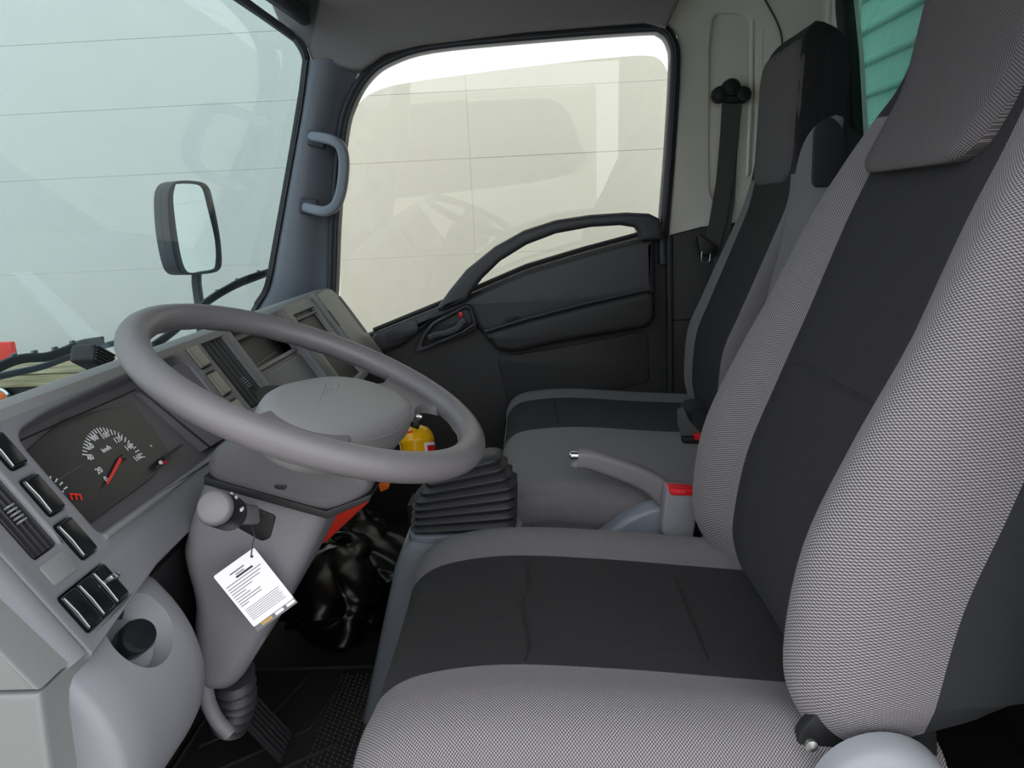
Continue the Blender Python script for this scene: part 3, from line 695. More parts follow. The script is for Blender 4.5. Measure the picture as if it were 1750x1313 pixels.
# column
col = thing('steering_column', 'grey plastic steering column shroud reaching down to the floor', 'steering column', (-.44, .86, .1))
lathe('shaft', [(.05, -.20), (.05, -.05), (.06, -.03)], wl(.0, 0, 0), ZL, 'black', col)
shp = [(-.385, .598), (-.421, .519), (-.428, .497), (-.420, .436), (-.428, .405), (-.435, .316), (-.388, .315), (-.353, .367), (-.301, .447), (-.262, .514), (-.243, .552), (-.285, .598), (-.34, .612)]
plate('shroud', [rnd(shp, .03, 6)], fy(.788), .145, 'shroud', col, .022, 6)
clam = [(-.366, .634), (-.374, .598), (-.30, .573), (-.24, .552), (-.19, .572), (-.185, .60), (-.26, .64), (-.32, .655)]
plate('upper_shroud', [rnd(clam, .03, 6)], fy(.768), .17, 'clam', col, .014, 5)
cl2 = [(-.372, .606), (-.374, .596), (-.24, .550), (-.19, .570), (-.187, .578), (-.24, .560)]
plate('shroud_joint', [cl2], fy(.7675), .16, 'black', col, .002, 2)
plate('key_slot', [rnd(pxy([(468, 828), (492, 829), (488, 838), (470, 836)], .768), .003)], fy(.767), .006, 'black', col, .001)
plate('stalk_slot', [rnd(pxy([(402, 868), (418, 860), (472, 882), (462, 920), (448, 926), (405, 902)], .787), .004)], fy(.786), .01, 'black', col, .002)
lowr = pxy([(332, 1060), (462, 1080), (432, 1128), (408, 1166), (384, 1182), (352, 1178), (338, 1120)], .80)
plate('lower_shroud', [rnd(lowr, .02, 6)], fy(.797), .09, 'shroud', col, .009, 4)
# bellows at the foot of the column
bl = [at(398, 1150, y=.83), at(404, 1185, y=.84), at(402, 1212, y=.845), at(392, 1238, y=.85)]
pth = cat_open(bl, 14); sec = circ(.0235, 18)
sweep('bellows', pth, sec, 'boot', col, scale=[1+.17*math.cos(i*2*math.pi/7)-.12*i/len(pth) for i in range(len(pth))], side=(0, 1, 0))
sweep('column_pipe', cat_open([at(a, b, y=.80) for a, b in [(350, 1165), (356, 1200), (370, 1230), (392, 1255)]], 5), circ(.0095, 12), 'shroud', col)
# headlamp stalk
st = thing('light_stalk', 'grey-capped headlamp stalk sticking out of the steering column', 'control stalk', at(440, 895, y=.79))
e, b_ = at(370, 869, y=.69), at(432, 893, y=.79); ax = (e-b_).normalized(); L = (b_-e).length
lathe('barrel', [(.0, 0), (.017, 0), (.0185, .005), (.0185, .038), (.013, .045), (.0, .05)], e, -ax, 'black', st)
lathe('cap', [(.0175, 0), (.0185, .004), (.0165, .009), (.014, .0105), (0, .011)], e, ax, 'wheel', st)
sweep('stem', [e-ax*.035, b_+V((0, .02, 0))], rrect(.018, .022, .006), 'shroud', st, side=(1, 0, 0))
for (a, b) in ((392, 848), (400, 854), (411, 873)):
    q = at(a, b, y=.703); box('index_mark', (.0022, .006, .0035), q+V((0, .004, 0)), 'print', st, bevel=.0004, seg=1)
# hanging card
y0 = .752
T3 = [at(a, b, y=y0+q) for a, b, q in [(434, 936, .015), (364, 986, 0), (437, 1070, .0), (499, 1011, .015)]]
card = thing('paper_tag', 'white printed card tag hanging from the stalk by a thread', 'tag', T3[2])
ua = (T3[0]-T3[1]); va = (T3[2]-T3[1]); nn = ua.cross(va).normalized()
if nn.dot(CAM-T3[0]) < 0: nn = -nn
W_, H_ = ua.length, va.length; un = ua.normalized(); vn = (va-un*va.dot(un)).normalized()
cf = lambda off=0: (T3[1]+nn*off, un, vn, nn)
plate('card', [rnd([(0, 0), (W_, 0), (W_, H_), (0, H_)], .002, 2), [(W_-.008+.0018*math.cos(a*.785), .007+.0018*math.sin(a*.785)) for a in range(8)]], cf(), .0008, 'paper', card, .0002, 1)
def pr(u0, u1, v_, h, m_): plate('printed_line', [[(u0*W_, v_*H_-h/2), (u1*W_, v_*H_-h/2), (u1*W_, v_*H_+h/2), (u0*W_, v_*H_+h/2)]], cf(.00025), .0003, m_, card, 0, 1)
for v_, u0, u1, h in ((.13, .28, .62, .0016), (.175, .38, .58, .0012), (.215, .35, .75, .0024), (.265, .06, .90, .0009), (.315, .06, .84, .0009), (.36, .06, .78, .0009), (.405, .06, .55, .0009), (.45, .06, .36, .0009), (.50, .06, .42, .0009), (.545, .06, .62, .0009), (.59, .06, .60, .0009), (.63, .06, .25, .0009)): pr(u0, u1, v_, h, 'ink' if h < .002 else 'inkdark')
for k in range(7): pr(.08, .90-.02*(k % 3), .71+k*.032, .0006, 'ink')
for u0, u1, m_ in ((.02, .14, 'ink'), (.16, .42, 'gold'), (.50, .70, 'paper'), (.78, .98, 'paper')):
    plate('edge_print', [[(u0*W_, H_+.001), (u1*W_, H_+.001), (u1*W_, H_+.0045), (u0*W_, H_+.0045)]], cf(-.0004), .0004, m_, card, 0, 1)
plate('backing', [[(0, H_-.004), (W_, H_-.004), (W_, H_+.007), (0, H_+.007)]], cf(-.0009), .0005, 'dash', card, 0, 1)
sweep('thread', [T3[1]+un*(W_-.008)+vn*.006+nn*.001, T3[0]+V((0, 0, .008)), at(436, 918, y=.775), at(430, 900, y=.775)], circ(.0006, 5), 'inkdark', card, side=(1, 0, 0))

# ================================================================== seats
def pad(prefix, parent, levels, ctrl, yc, nsub=5, ring_sub=4, catf=None, mats=None, cap=True, names=None):
    """levels: (x, z, w, b, th); ctrl(w, b, th) -> closed control outline of (y, d)"""
    L = []
    n = len(levels); lv7 = []
    for i, l in enumerate(levels):
        if len(l) > 5: q = V((l[5], l[6]))
        else:
            a, c = levels[max(i-1, 0)], levels[min(i+1, n-1)]; q = V((-(c[1]-a[1]), c[0]-a[0]))
        q.normalize(); lv7.append(tuple(l[:5])+(q.x, q.y))
    levels = lv7
    for i in range(n-1):
        a = levels[i-1] if i else tuple(2*p-q for p, q in zip(levels[0], levels[1])); b = levels[i]; c = levels[i+1]
        d = levels[i+2] if i+2 < n else tuple(2*p-q for p, q in zip(levels[-1], levels[-2]))
        for k in range(nsub):
            t = k/nsub; L.append(tuple(.5*((2*B)+(C-A)*t+(2*A-5*B+4*C-D)*t*t+(3*B-A-3*C+D)*t**3) for A, B, C, D in zip(a, b, c, d)))
    L.append(levels[-1])
    rings = []; prs = []
    for i, l in enumerate(L):
        p0 = L[max(i-1, 0)]; p1 = L[min(i+1, len(L)-1)]
        q = V((l[5], l[6])).normalized(); nx, nz = q.x, q.y
        r2 = cat_closed([V(q) for q in ctrl(l[2], l[3], l[4])], ring_sub); prs.append(r2)
        rings.append([V((l[0]+nx*q.y, yc+q.x, l[1]+nz*q.y)) for q in r2])
    m = len(rings[0])
    vacc = [0]*len(rings)
    for i in range(1, len(rings)): vacc[i] = vacc[i-1]+(V((L[i][0], 0, L[i][1]))-V((L[i-1][0], 0, L[i-1][1]))).length
    mid = len(rings)//2; uacc = [0]
    for j in range(1, m+1): uacc.append(uacc[-1]+(rings[mid][j % m]-rings[mid][j-1]).length)
    groups = {}
    for i in range(len(rings)-1):
        for j in range(m):
            c = catf(j/ring_sub, (L[i][1]+L[i+1][1])/2, L[i]); groups.setdefault(c, []).append((i, j))
    res = {}
    for c, qs in groups.items():
        vm = {}; vv = []; uv = []; ff_ = []
        def gv(i, j):
            key = (i, j)
            if key not in vm:
                vm[key] = len(vv); vv.append(rings[i][j % m]); uv.append((uacc[j], vacc[i]))
            return vm[key]
        for i, j in qs: ff_.append((gv(i, j), gv(i, j+1), gv(i+1, j+1), gv(i+1, j)))
        if c == 'shell' or len(groups) == 1 or c == 'body':
            for i in (0, len(rings)-1):
                ids = []
                for j in range(m): vv.append(rings[i][j]); uv.append((rings[i][j].x, rings[i][j].y)); ids.append(len(vv)-1)
                ff_.append(tuple(ids))
        res[c] = mk(names.get(c, c), vv, ff_, mats[c], parent, uvs=uv, sharp=60)
    if 'shell' not in groups and len(groups) > 1:
        c = list(groups)[0]
    return rings, res
PH = .135
def back_ctrl(w, b, t):
    ph = min(PH, w*.72); e = w
    return [(-ph*.5, .0), (ph*.5, .0), (ph, b*.12), (ph+(e-ph)*.38, b*.85), (ph+(e-ph)*.72, b), (e-.004*(w > .1), b*.35-.012), (e, -t*.45), (e-.004, -t*.88), (e*.86, -t*1.03), (0, -t*1.08), (-e*.86, -t*1.03), (-e+.004, -t*.88), (-e, -t*.45), (-e+.004*(w > .1), b*.35-.012), (-ph-(e-ph)*.72, b), (-ph-(e-ph)*.38, b*.85), (-ph, b*.12)]
def back_cat(zs_):
    def f(j, z, l):
        if 7 <= j < 12: return 'shell'
        if j < 2 or j >= 16: return 'panel'
        if z > zs_: return 'panel'
        return 'bolster_r' if j < 8 else 'bolster_l'
    return f
drv = thing('driver_seat', 'driver seat in grey woven cloth with black centre panels, nearest the camera', 'seat', (.1, .865, 0))
DL = [(.292, .352, .240, .02, .15), (.283, .385, .252, .035, .165), (.280, .43, .257, .045, .175), (.298, .53, .257, .05, .175), (.335, .63, .255, .045, .17), (.374, .73, .252, .033, .155), (.415, .84, .246, .022, .135), (.445, .91, .234, .014, .115), (.466, .965, .208, .006, .11), (.478, 1.005, .172, 0, .105), (.488, 1.05, .150, 0, .10), (.507, 1.15, .147, 0, .104, -.1, .03), (.525, 1.22, .137, 0, .093, -.087, .035), (.545, 1.26, .12, 0, .07, -.065, .025), (.57, 1.278, .09, 0, .033, -.03, .013), (.583, 1.281, .05, 0, .01, -.03, .013)]
mats = {'panel': 'blackcloth', 'bolster_r': 'grey', 'bolster_l': 'grey', 'shell': 'shell'}
nm = {'panel': 'backrest_panel', 'bolster_r': 'backrest_bolster', 'bolster_l': 'backrest_bolster', 'shell': 'backrest_shell'}
Rd, _ = pad('d', drv, DL, back_ctrl, .865, catf=back_cat(.975), mats=mats, names=nm)
def cush_ctrl(w0, w1, p0, p1):
    """outline for a cushion from y = w0 to w1 with a panel p0..p1 (relative to yc)"""
    def f(w, b, t):
        s = w
        a, c = w0*s, w1*s
        return [(p0+(p1-p0)*.33, 0), (p0+(p1-p0)*.67, 0), (p1, b*.25), (p1+(c-p1)*.45, b), (c-.03, b*.6-.002), (c-.006, -.018), (c, -t*.5), (c-.008, -t*.92), (c-.05, -t), (0, -t), (a+.05, -t), (a+.008, -t*.92), (a, -t*.5), (a+.006, -.018), (a+.03, b*.6-.002), (p0+(a-p0)*.45, b), (p0, b*.25)]
    return f
CL = [(-.155, .17, .96, .0, .05), (-.185, .22, .985, .002, .08), (-.203, .28, 1, .004, .10), (-.200, .32, 1, .006, .10), (-.183, .352, 1, .008, .10), (-.140, .3745, 1, .010, .10), (-.05, .384, 1, .012, .10), (.08, .374, 1, .014, .11), (.20, .359, 1, .016, .11), (.30, .347, 1, .016, .11), (.38, .34, 1, .01, .10)]
def ccat(j, z, l):
    if 6 <= j < 13: return 'shell'
    if j < 2 or j >= 16: return 'panel'
    return 'bolster_r' if j < 7 else 'bolster_l'
cn = {'panel': 'cushion_panel', 'bolster_r': 'cushion_bolster', 'bolster_l': 'cushion_bolster', 'shell': 'cushion_base'}
cm = {'panel': 'blackcloth', 'bolster_r': 'grey', 'bolster_l': 'grey', 'shell': 'grey'}
pad('d', drv, CL, cush_ctrl(-.262, .262, -PH, PH), .865, catf=ccat, mats=cm, names=cn)
def seam(name, pts, mat, parent, r=.0008): return sweep(name, cat_open(pts, 5), circ(r, 6), mat, parent, side=(1, 0, 0))
seam('seam', [(-.025+.004*math.sin(k), .735+k*.026, .3845+(.001 if 1 < k < 9 else .0015)) for k in range(11)], 'black', drv)
seam('seam', [(.185, .745+k*.025, .3625) for k in range(10)], 'black', drv, .0008)
seam('seam', [(.347+.0, .735+k*.026, .665+.0) for k in range(11)], 'black', drv, .001)
def headpatch(parent, R, yc, z0, z1, hw, mat, near=None):
    """raised woven patch on the front of the headrest, following the backrest surface"""
    prof = sorted([(r[2].z, r[2].x) for r in R if True])
    ctr = [(min(q.x for q in r), [q for q in r if abs(q.x-min(p.x for p in r)) < 1e-6][0].z) for r in R]
    def xf(z):
        best = None
        for (xa, za), (xb, zb_) in zip(ctr, ctr[1:]):
            if za <= z <= zb_: return xa+(xb-xa)*(z-za)/max(1e-6, zb_-za)
        return ctr[-1][0]
    nr = near if near else -hw
    out = rnd([(nr*.85, z0), (hw*.93, z0), (hw, z0+.05), (hw, z1-.04), (hw*.8, z1), (nr*.8, z1), (nr, z1-.04), (nr, z0+.05)], [.04, .03, .02, .03, .03, .03, .03, .04], 4)
    N = 14; vv = []; uv = []; fc = []
    def span(z):
        xsn = []
        for i in range(len(out)):
            a, b = out[i-1], out[i]
            if (a.y-z)*(b.y-z) <= 0 and abs(a.y-b.y) > 1e-9: xsn.append(a.x+(b.x-a.x)*(z-a.y)/(b.y-a.y))
        return (min(xsn), max(xsn)) if xsn else (0, 0)
    rows_ = 24
    for i in range(rows_+1):
        t = .5-.5*math.cos(math.pi*i/rows_); z = z0+(z1-z0)*(.0015+.997*t); a, b = span(z)
        for j in range(N+1):
            s = j/N; y = a+(b-a)*s
            ed = min(s*(b-a), (1-s)*(b-a), (z-z0), (z1-z)); h = .012*min(1, max(0, ed)/.016)**.5
            vv.append(V((xf(z)-h+.004, yc+y, z))); uv.append((y, z))
    for i in range(rows_):
        for j in range(N): k = i*(N+1)+j; fc.append((k, k+1, k+N+2, k+N+1))
    n0 = len(vv); nb_ = [V((q.x+.02, q.y, q.z)) for q in vv]
    vv += nb_; uv += uv[:]
    bd = [j for j in range(N+1)]+[i*(N+1)+N for i in range(1, rows_+1)]+[rows_*(N+1)+j for j in range(N-1, -1, -1)]+[i*(N+1) for i in range(rows_-1, 0, -1)]
    for a, b in zip(bd, bd[1:]+bd[:1]): fc.append((a, b, b+n0, a+n0))
    mk('headrest_patch', vv, fc, mat, parent, uvs=uv, sharp=70)
headpatch(drv, Rd, .865, .903, 1.255, .141, 'headcloth', -.118)
# recliner cover and bracket, pedestal
lathe('recliner_cover', [(.064, .0), (.064, .018), (.058, .028), (.045, .034), (.032, .034), (.03, .031), (0, .031)], (.305, .605, .325), (0, -1, 0), 'recliner', drv, 40)
plate('recliner_bracket', [rnd([(.235, .30), (.24, .37), (.265, .405), (.30, .405), (.37, .385), (.38, .30)], .01)], fy(.628), .012, 'black', drv, .003)
lathe('bolt', [(.006, 0), (.006, .004), (0, .006)], at(1385, 1272, y=.615), (0, -1, 0), 'steel', drv, 12)
prism('pedestal', [(-.15, 0), (-.145, .24), (.40, .24), (.42, 0)], .64, 1.09, 'black', drv, .006)
plate('pedestal_cover', [rnd([(-.215, .06), (-.19, .16), (-.12, .17), (-.12, .06)], .006)], fy(1.02), .09, 'visor', drv, .005)
sweep('hem', [Rd[0][k]+V((0, -.001, .002)) for k in range(13*4, 15*4+1)], circ(.003, 6), 'piping', drv, side=(0, 0, 1))

pas_ = thing('passenger_seat', 'far passenger seat with black centre panel beside the door, behind the handbrake', 'seat', (.2, 1.62, 0))
PL = [(.408, .39, .20, .01, .12), (.40, .45, .205, .012, .13), (.41, .56, .205, .014, .13), (.44, .64, .203, .012, .125), (.471, .715, .20, .010, .12), (.51, .81, .198, .006, .115), (.533, .87, .19, .004, .11), (.543, .93, .172, .0, .105), (.546, .98, .15, 0, .10), (.549, 1.04, .137, 0, .10), (.552, 1.11, .136, 0, .10), (.554, 1.15, .134, 0, .103, -.101, .02), (.562, 1.19, .126, 0, .093, -.09, .025), (.577, 1.215, .112, 0, .071, -.068, .02), (.598, 1.231, .085, 0, .036, -.034, .012), (.612, 1.235, .05, 0, .011, -.034, .012)]
YP = 1.722
Rp_, _ = pad('p', pas_, PL, back_ctrl, YP, catf=back_cat(.93), mats=mats, names=nm)
headpatch(pas_, Rp_, YP, .915, 1.20, .130, 'headcloth')
PC = [(-.045, .27, .975, .0, .04), (-.068, .30, .99, .002, .06), (-.080, .335, 1, .004, .08), (-.074, .37, 1, .005, .08), (-.05, .395, 1, .006, .08), (0.0, .405, 1, .008, .08), (.10, .405, 1, .01, .09), (.25, .39, 1, .01, .09), (.40, .378, 1, .01, .09), (.50, .37, 1, .008, .09)]
yb = 1.605
pad('p', pas_, PC, cush_ctrl(1.225-yb, 1.985-yb, 1.587-yb, 1.86-yb), yb, catf=ccat, mats=cm, names=cn)
seam('piping', [(-.079, 1.245+k*.072, .352) for k in range(11)], 'piping', pas_, .0022)
seam('seam', [(.045, 1.60+k*.026, .4075) for k in range(11)], 'black', pas_, .0008)
prism('plinth', [(-.02, 0), (-.02, .30), (.60, .30), (.60, 0)], 1.27, 1.97, 'black', pas_, .006)
mid = thing('middle_backrest', 'narrow grey middle seat backrest with black side between the two seats', 'seat', (.45, 1.36, .4))
ML = [(.43, .40, .09, .0, .06), (.43, .52, .092, 0, .06), (.450, .65, .092, 0, .06), (.480, .78, .092, 0, .06), (.500, .88, .092, 0, .06), (.508, .94, .090, 0, .06), (.516, .978, .084, 0, .055), (.527, 1.003, .07, 0, .045), (.54, 1.016, .05, 0, .03), (.55, 1.02, .015, 0, .015)]
def mid_ctrl(w, b, t): return [(-w*.5, 0), (w*.5, 0), (w*.85, -.004), (w, -t*.25), (w, -t*.6), (w*.9, -t), (0, -t), (-w*.9, -t), (-w, -t*.6), (-w, -t*.25), (-w*.85, -.004)]
def mid_cat(j, z, l):
    if 4 <= j < 9: return 'shell'
    return 'front'
pad('m', mid, ML, mid_ctrl, 1.40, catf=lambda j, z, l: 'shell' if (5 <= j < 9) else 'front', mats={'front': 'grey', 'shell': 'shell'}, names={'front': 'cloth_front', 'shell': 'backrest_shell'})
plate('side_pad', [rnd(pxy([(1392, 215), (1420, 196), (1442, 222), (1448, 300), (1425, 318), (1388, 322)], 1.31), .015)], fy(1.304), .012, 'shell', mid, .004)

# ================================================================== centre: tunnel, boot, brake, buckles
tun = thing('engine_tunnel', 'blue-grey plastic engine tunnel cover between the seats', 'console', (-.1, 1.18, 0))
prism('cover', [(-.335, .0), (-.25, .305), (-.235, .34), (-.215, .352), (-.045, .352), (-.01, .30), (.05, .288), (.70, .288), (.70, 0)], 1.128, 1.222, 'console', tun, .014, 4)
plate('boot_collar', [rnd([(-.226, 1.133), (-.032, 1.133), (-.032, 1.219), (-.226, 1.219)], .03)], fz(.362), .012, 'console', tun, .005, 3)
gb = thing('gear_boot', 'black ribbed rubber gear lever boot between the wheel and passenger seat', 'gear boot', (-.14, 1.195, .362))
rings = []
NR = 8; N_ = 12*NR
for i in range(N_+1):
    t = i/N_; ph = (t*NR) % 1
    sx = .086-.030*max(0, t-.55)/.45-.004*t; sy = .041-.010*max(0, t-.5)/.5
    k = .007*(1-abs(2*ph-1))**.8-.003
    tiltz = .03*t
    sec = rrect(2*(sx+k), 2*(sy+k), .025, 5)
    rings.append([V((-.132+a+.012*t, 1.175+c, .364+.118*t+a*.22*t)) for a, c in sec])
v, f = loft(rings); mk('bellows', v, f, 'boot', gb, sharp=80)
lathe('lever', [(.011, .0), (.010, .01), (.009, .02)], (-.115, 1.175, .475), (.05, .05, 1), 'black', gb, 14)
hbk = thing('handbrake', 'grey plastic handbrake lever with chrome release button', 'handbrake', (.22, 1.19, .36))
bp_ = [at(a, b, y=1.195) for a, b in [(987, 784), (1010, 786), (1045, 797), (1085, 812), (1115, 827), (1137, 846), (1152, 862)]]
hp2 = cat_open(bp_, 5); ns = len(hp2)
sweep('grip', hp2[:27], rrect(.027, .038, .011, 4), 'grip', hbk, scale=[(1, .84+.22*(i/26)+.28*max(0, i/26-.7)) for i in range(27)])
sweep('sleeve', hp2[26:]+[at(1165, 885, y=1.195)], rrect(.025, .046, .009, 4), 'grip', hbk)
plate('base_cover', [rnd(pxy([(1018, 922), (1075, 880), (1110, 865), (1160, 860), (1190, 922)], 1.19), .01)], fy(1.178), .04, 'console', hbk, .010, 4)
tip = at(981, 777, y=1.195); tdir = (hp2[0]-hp2[4]).normalized()
lathe('release_button', [(.0075, -.012), (.0075, .004), (.005, .008), (0, .009)], tip+V((0, 0, -.002)), tdir, 'chrome', hbk, 16)
plate('grip_lip', [rnd(pxy([(974, 796), (985, 783), (998, 790), (1000, 799), (985, 800)], 1.195), .003)], fy(1.187), .018, 'grip', hbk, .003)
bk = thing('seat_belt_buckle', 'grey seat belt buckle with red press button beside the driver seat', 'buckle', at(1160, 915, y=1.15))
plate('case', [rnd(pxy([(1139, 832), (1190, 836), (1191, 870), (1184, 918), (1178, 922), (1136, 916), (1130, 908), (1133, 868)], 1.15), .004)], fy(1.142), .03, 'light', bk, .005, 3)
plate('press_button', [rnd(pxy([(1141, 834), (1188, 837), (1184, 847), (1146, 846)], 1.142), .003)], fy(1.139), .026, 'redbtn', bk, .002, 2)
pb = at(1164, 841, y=1.1385); text_mesh('lettering', 'PRESS', .0055, (pb, (1, 0, -.04), (0, 0, 1), (0, -1, 0)), 'redtext', bk)
pb = at(1157, 903, y=1.1415); text_mesh('case_mark', 'AK', .005, (pb, (1, 0, 0), (0, 0, 1), (0, -1, 0)), 'grip', bk)
sweep('stalk', [at(1158, 918, y=1.155), at(1160, 930, y=1.152)], rrect(.008, .03, .003), 'black', bk)
for (a, b, c, d) in ((1100, 932, 1150, 920), (1155, 940, 1220, 914)):
    sweep('steel_link', [at(a, b, y=1.135), at((a+c)/2, (b+d)/2+1, y=1.138), at(c, d, y=1.14)], rrect(.006, .008, .002), 'steel', bk)

# passenger belt
sb = thing('seat_belt', 'dark grey passenger seat belt hanging from a three-lobed anchor on the white wall', 'seat belt', at(1245, 165, y=2.03))
ctr = [at(a, b, y=2.03) for a, b in [(1229, 163), (1248, 152), (1268, 163)]]
for q, r in zip(ctr, (.021, .024, .021)): lathe('anchor_lobe', [(r, -.002), (r, .014), (r*.8, .022), (r*.3, .024), (0, .024)], q, (0, -1, 0), 'black', sb, 24)
plate('anchor_body', [rnd(pxy([(1226, 160), (1272, 160), (1262, 178), (1234, 178)], 2.025), .008)], fy(2.012), .02, 'black', sb, .006, 3)
wb = [(1234, 172, 1268, 174, 2.015), (1231, 230, 1262, 232, 2.01), (1224, 310, 1252, 312, 2.0), (1212, 380, 1240, 384, 1.99), (1200, 425, 1228, 428, 1.98)]
f1 = []
for a, b, c, d, y in wb:
    p, q = at(a, b, y=y), at(c, d, y=y+.01); f1.append([p, q, q+V((0, .002, 0)), p+V((0, .002, 0))])
v, f = loft(f1); mk('webbing', v, f, 'webbing', sb)
f1 = []
for a, b, c, d, y in [(1255, 180, 1268, 180, 2.03), (1250, 260, 1260, 262, 2.025), (1240, 340, 1256, 345, 2.02), (1222, 430, 1240, 440, 2.01), (1205, 560, 1225, 560, 2.0), (1195, 680, 1215, 680, 1.99)]:
    p, q = at(a, b, y=y), at(c, d, y=y); f1.append([p, q, q+V((0, .002, 0)), p+V((0, .002, 0))])
v, f = loft(f1); mk('webbing', v, f, 'webbing', sb)
plate('guide', [rnd(pxy([(1191, 404), (1196, 400), (1226, 420), (1226, 436), (1196, 436)], 1.975), .004)], fy(1.972), .014, 'black', sb, .003)
sweep('tongue', cat_open([at(a, b, y=1.965) for a, b in [(1200, 430), (1199, 445), (1204, 449), (1212, 447), (1214, 434)]], 4), circ(.002, 6), 'steel', sb)
lp_ = thing('lap_belt_loop', 'folded belt loop with red-tipped buckle lying on the passenger seat', 'belt buckle', at(1190, 745, y=1.6))
f1 = []
for a, b, c, d in [(1166, 735, 1188, 742), (1160, 712, 1180, 716), (1160, 696, 1178, 704), (1170, 686, 1184, 698), (1186, 684, 1194, 697), (1204, 690, 1206, 704)]:
    p, q = at(a, b, y=1.52), at(c, d, y=1.50); f1.append([p, q, q+V((.002, .003, .002)), p+V((.002, .003, .002))])
v, f = loft(f1); mk('black_loop', v, f, 'shell', lp_)
f1 = []
for a, b, c, d in [(1158, 700, 1168, 697), (1158, 720, 1176, 716), (1164, 748, 1200, 744), (1168, 752, 1202, 747)]:
    p, q = at(a, b, y=1.50), at(c, d, y=1.49); f1.append([p, q, q+V((0, .004, 0)), p+V((0, .004, 0))])
v, f = loft(f1); mk('strap', v, f, 'webbing', lp_)
box('buckle_tip', (.03, .02, .012), at(1198, 746, y=1.485), 'redbtn', lp_, bevel=.003)
box('buckle_body', (.06, .022, .012), at(1190, 750, y=1.49), 'black', lp_, bevel=.003)

# ================================================================== footwell
can = thing('yellow_canister', 'yellow metal canister with red label behind the steering wheel', 'canister', at(690, 850, y=1.45))
c_top = at(709, 727, y=1.46); c_ax = (at(709, 727, y=1.46)-at(722, 830, y=1.42)).normalized()
pr_ = [(0, -.11), (.034, -.11), (.0355, -.105), (.0355, -.036), (.0367, -.034), (.0367, -.031), (.0355, -.029), (.034, -.020), (.027, -.008), (.016, -.002), (.012, 0), (0, 0)]
lathe('body', pr_, c_top, c_ax, 'yellow', can, 32)
lathe('cap', [(.011, -.002), (.011, .012), (.009, .014), (0, .014)], c_top, c_ax, 'black', can, 16)
box('holder', (.07, .07, .302), (c_top.x-c_ax.x*.11, c_top.y, .151), 'black', can, bevel=.006)
def on_can(u0, u1, h0, h1, name, mat_, rad):
    b, c, a = basis(c_ax); tocam = (CAM-c_top); tocam -= a*tocam.dot(a); tocam.normalize(); sd = a.cross(tocam)
    rg = []
    for h in (h0, h1):
        rg.append([c_top+a*h+(tocam*math.cos(u)+sd*math.sin(u))*rr2 for rr2, us in ((rad, 1), (rad-.002, -1)) for u in ([u0+(u1-u0)*k/8 for k in range(9)][::us])])
    v, f = loft(rg); mk(name, v, f, mat_, can)
on_can(.40, 1.5, -.09, -.040, 'label_border', 'paper', .0360); on_can(.56, 1.5, -.083, -.046, 'label', 'redbtn', .0364)
on_can(-1.2, -.2, -.016, -.012, 'shoulder_stripe', 'red', .0335)
bc = thing('binder_clip', 'small black binder clip with steel loop on the yellow canister', 'clip', c_top)
bcx = at(709, 719, y=1.40)
rot = Matrix.Rotation(.45, 3, 'Y')
tri = [(-.012, -.010), (.012, -.010), (.003, .012), (-.003, .012)]
box('body', (.026, .014, .026), bcx, 'gloss', bc, rot=rot, bevel=.002)
box('spine', (.022, .014, .007), bcx+rot @ V((0, -.001, .012)), 'chrome', bc, rot=rot, bevel=.002)
sweep('wire_loop', cat_open([bcx+V(q) for q in [(-.004, 0, .015), (-.002, 0, .026), (.003, 0, .03), (.008, 0, .025), (.007, 0, .014)]], 4), circ(.0009, 6), 'steel', bc)
rd = thing('red_case', 'flat red plastic case standing in the footwell beyond the steering column', 'case', at(560, 930, y=1.42))
plate('shell', [rnd(pxy([(543, 935), (572, 862), (622, 848), (632, 858), (612, 876), (560, 925)], 1.33), .006)], ((0, 1.33, 0), (1, 0, 0), (0, 0, 1), (0, -1, 0)), .02, 'red', rd, .004)
sweep('edge_bead', [at(a, b, y=1.328) for a, b in [(574, 864), (622, 850)]], circ(.002, 6), 'redbtn', rd)
plate('orange_strap', [rnd(pxy([(646, 826), (668, 822), (664, 836), (650, 842)], 1.45), .003)], fy(1.45), .01, 'orange', can, .002)
# black plastic bag
bag = thing('plastic_bag', 'crumpled shiny black plastic bag on the footwell floor', 'plastic bag', at(590, 1060, y=1.4))
bm = bmesh.new(); bmesh.ops.create_icosphere(bm, subdivisions=6, radius=1)
bc0 = V((-.47, 1.54, .12))
for q in bm.verts:
    p = q.co.copy(); d = p.normalized()
    nz = noise.noise(p*1.1+V((3, 1, 2)))*.30+abs(noise.noise(V((p.x*1.2+p.y*2.6, p.y*.8-p.x*.6, p.z*1.6))))*.26-abs(noise.noise(V((p.x*2.2-p.y*5.0+p.z*2, p.y*1.4+p.x, p.z*2.6))))*.12
    s = 1+nz; q.co = bc0+V((d.x*.17*s, d.y*.25*s, max(-.115, d.z*.11*s)))
v = [q.co.copy() for q in bm.verts]; f = [[q.index for q in fc.verts] for fc in bm.faces]; bm.free()
mk('film', v, f, 'bag', bag, sharp=180)
# strips of folded film catching the light
for k, (a, b, c, d, y) in enumerate([(487, 1074, 543, 1071, 1.30), (488, 1062, 520, 1068, 1.31), (495, 1055, 530, 1048, 1.31), (575, 1030, 596, 1005, 1.33), (622, 1043, 647, 1018, 1.32), (586, 1074, 622, 1053, 1.30), (525, 975, 562, 962, 1.38)]):
    p, q = at(a, b, y=y), at(c, d, y=y); m_ = (p+q)/2+V((0, .0, .006))
    sweep('fold', cat_open([p, m_, q], 5), [(p_[0]*2.2, p_[1]) for p_ in circ(.0028, 8)], 'bag', bag, side=(0, .6, 1))
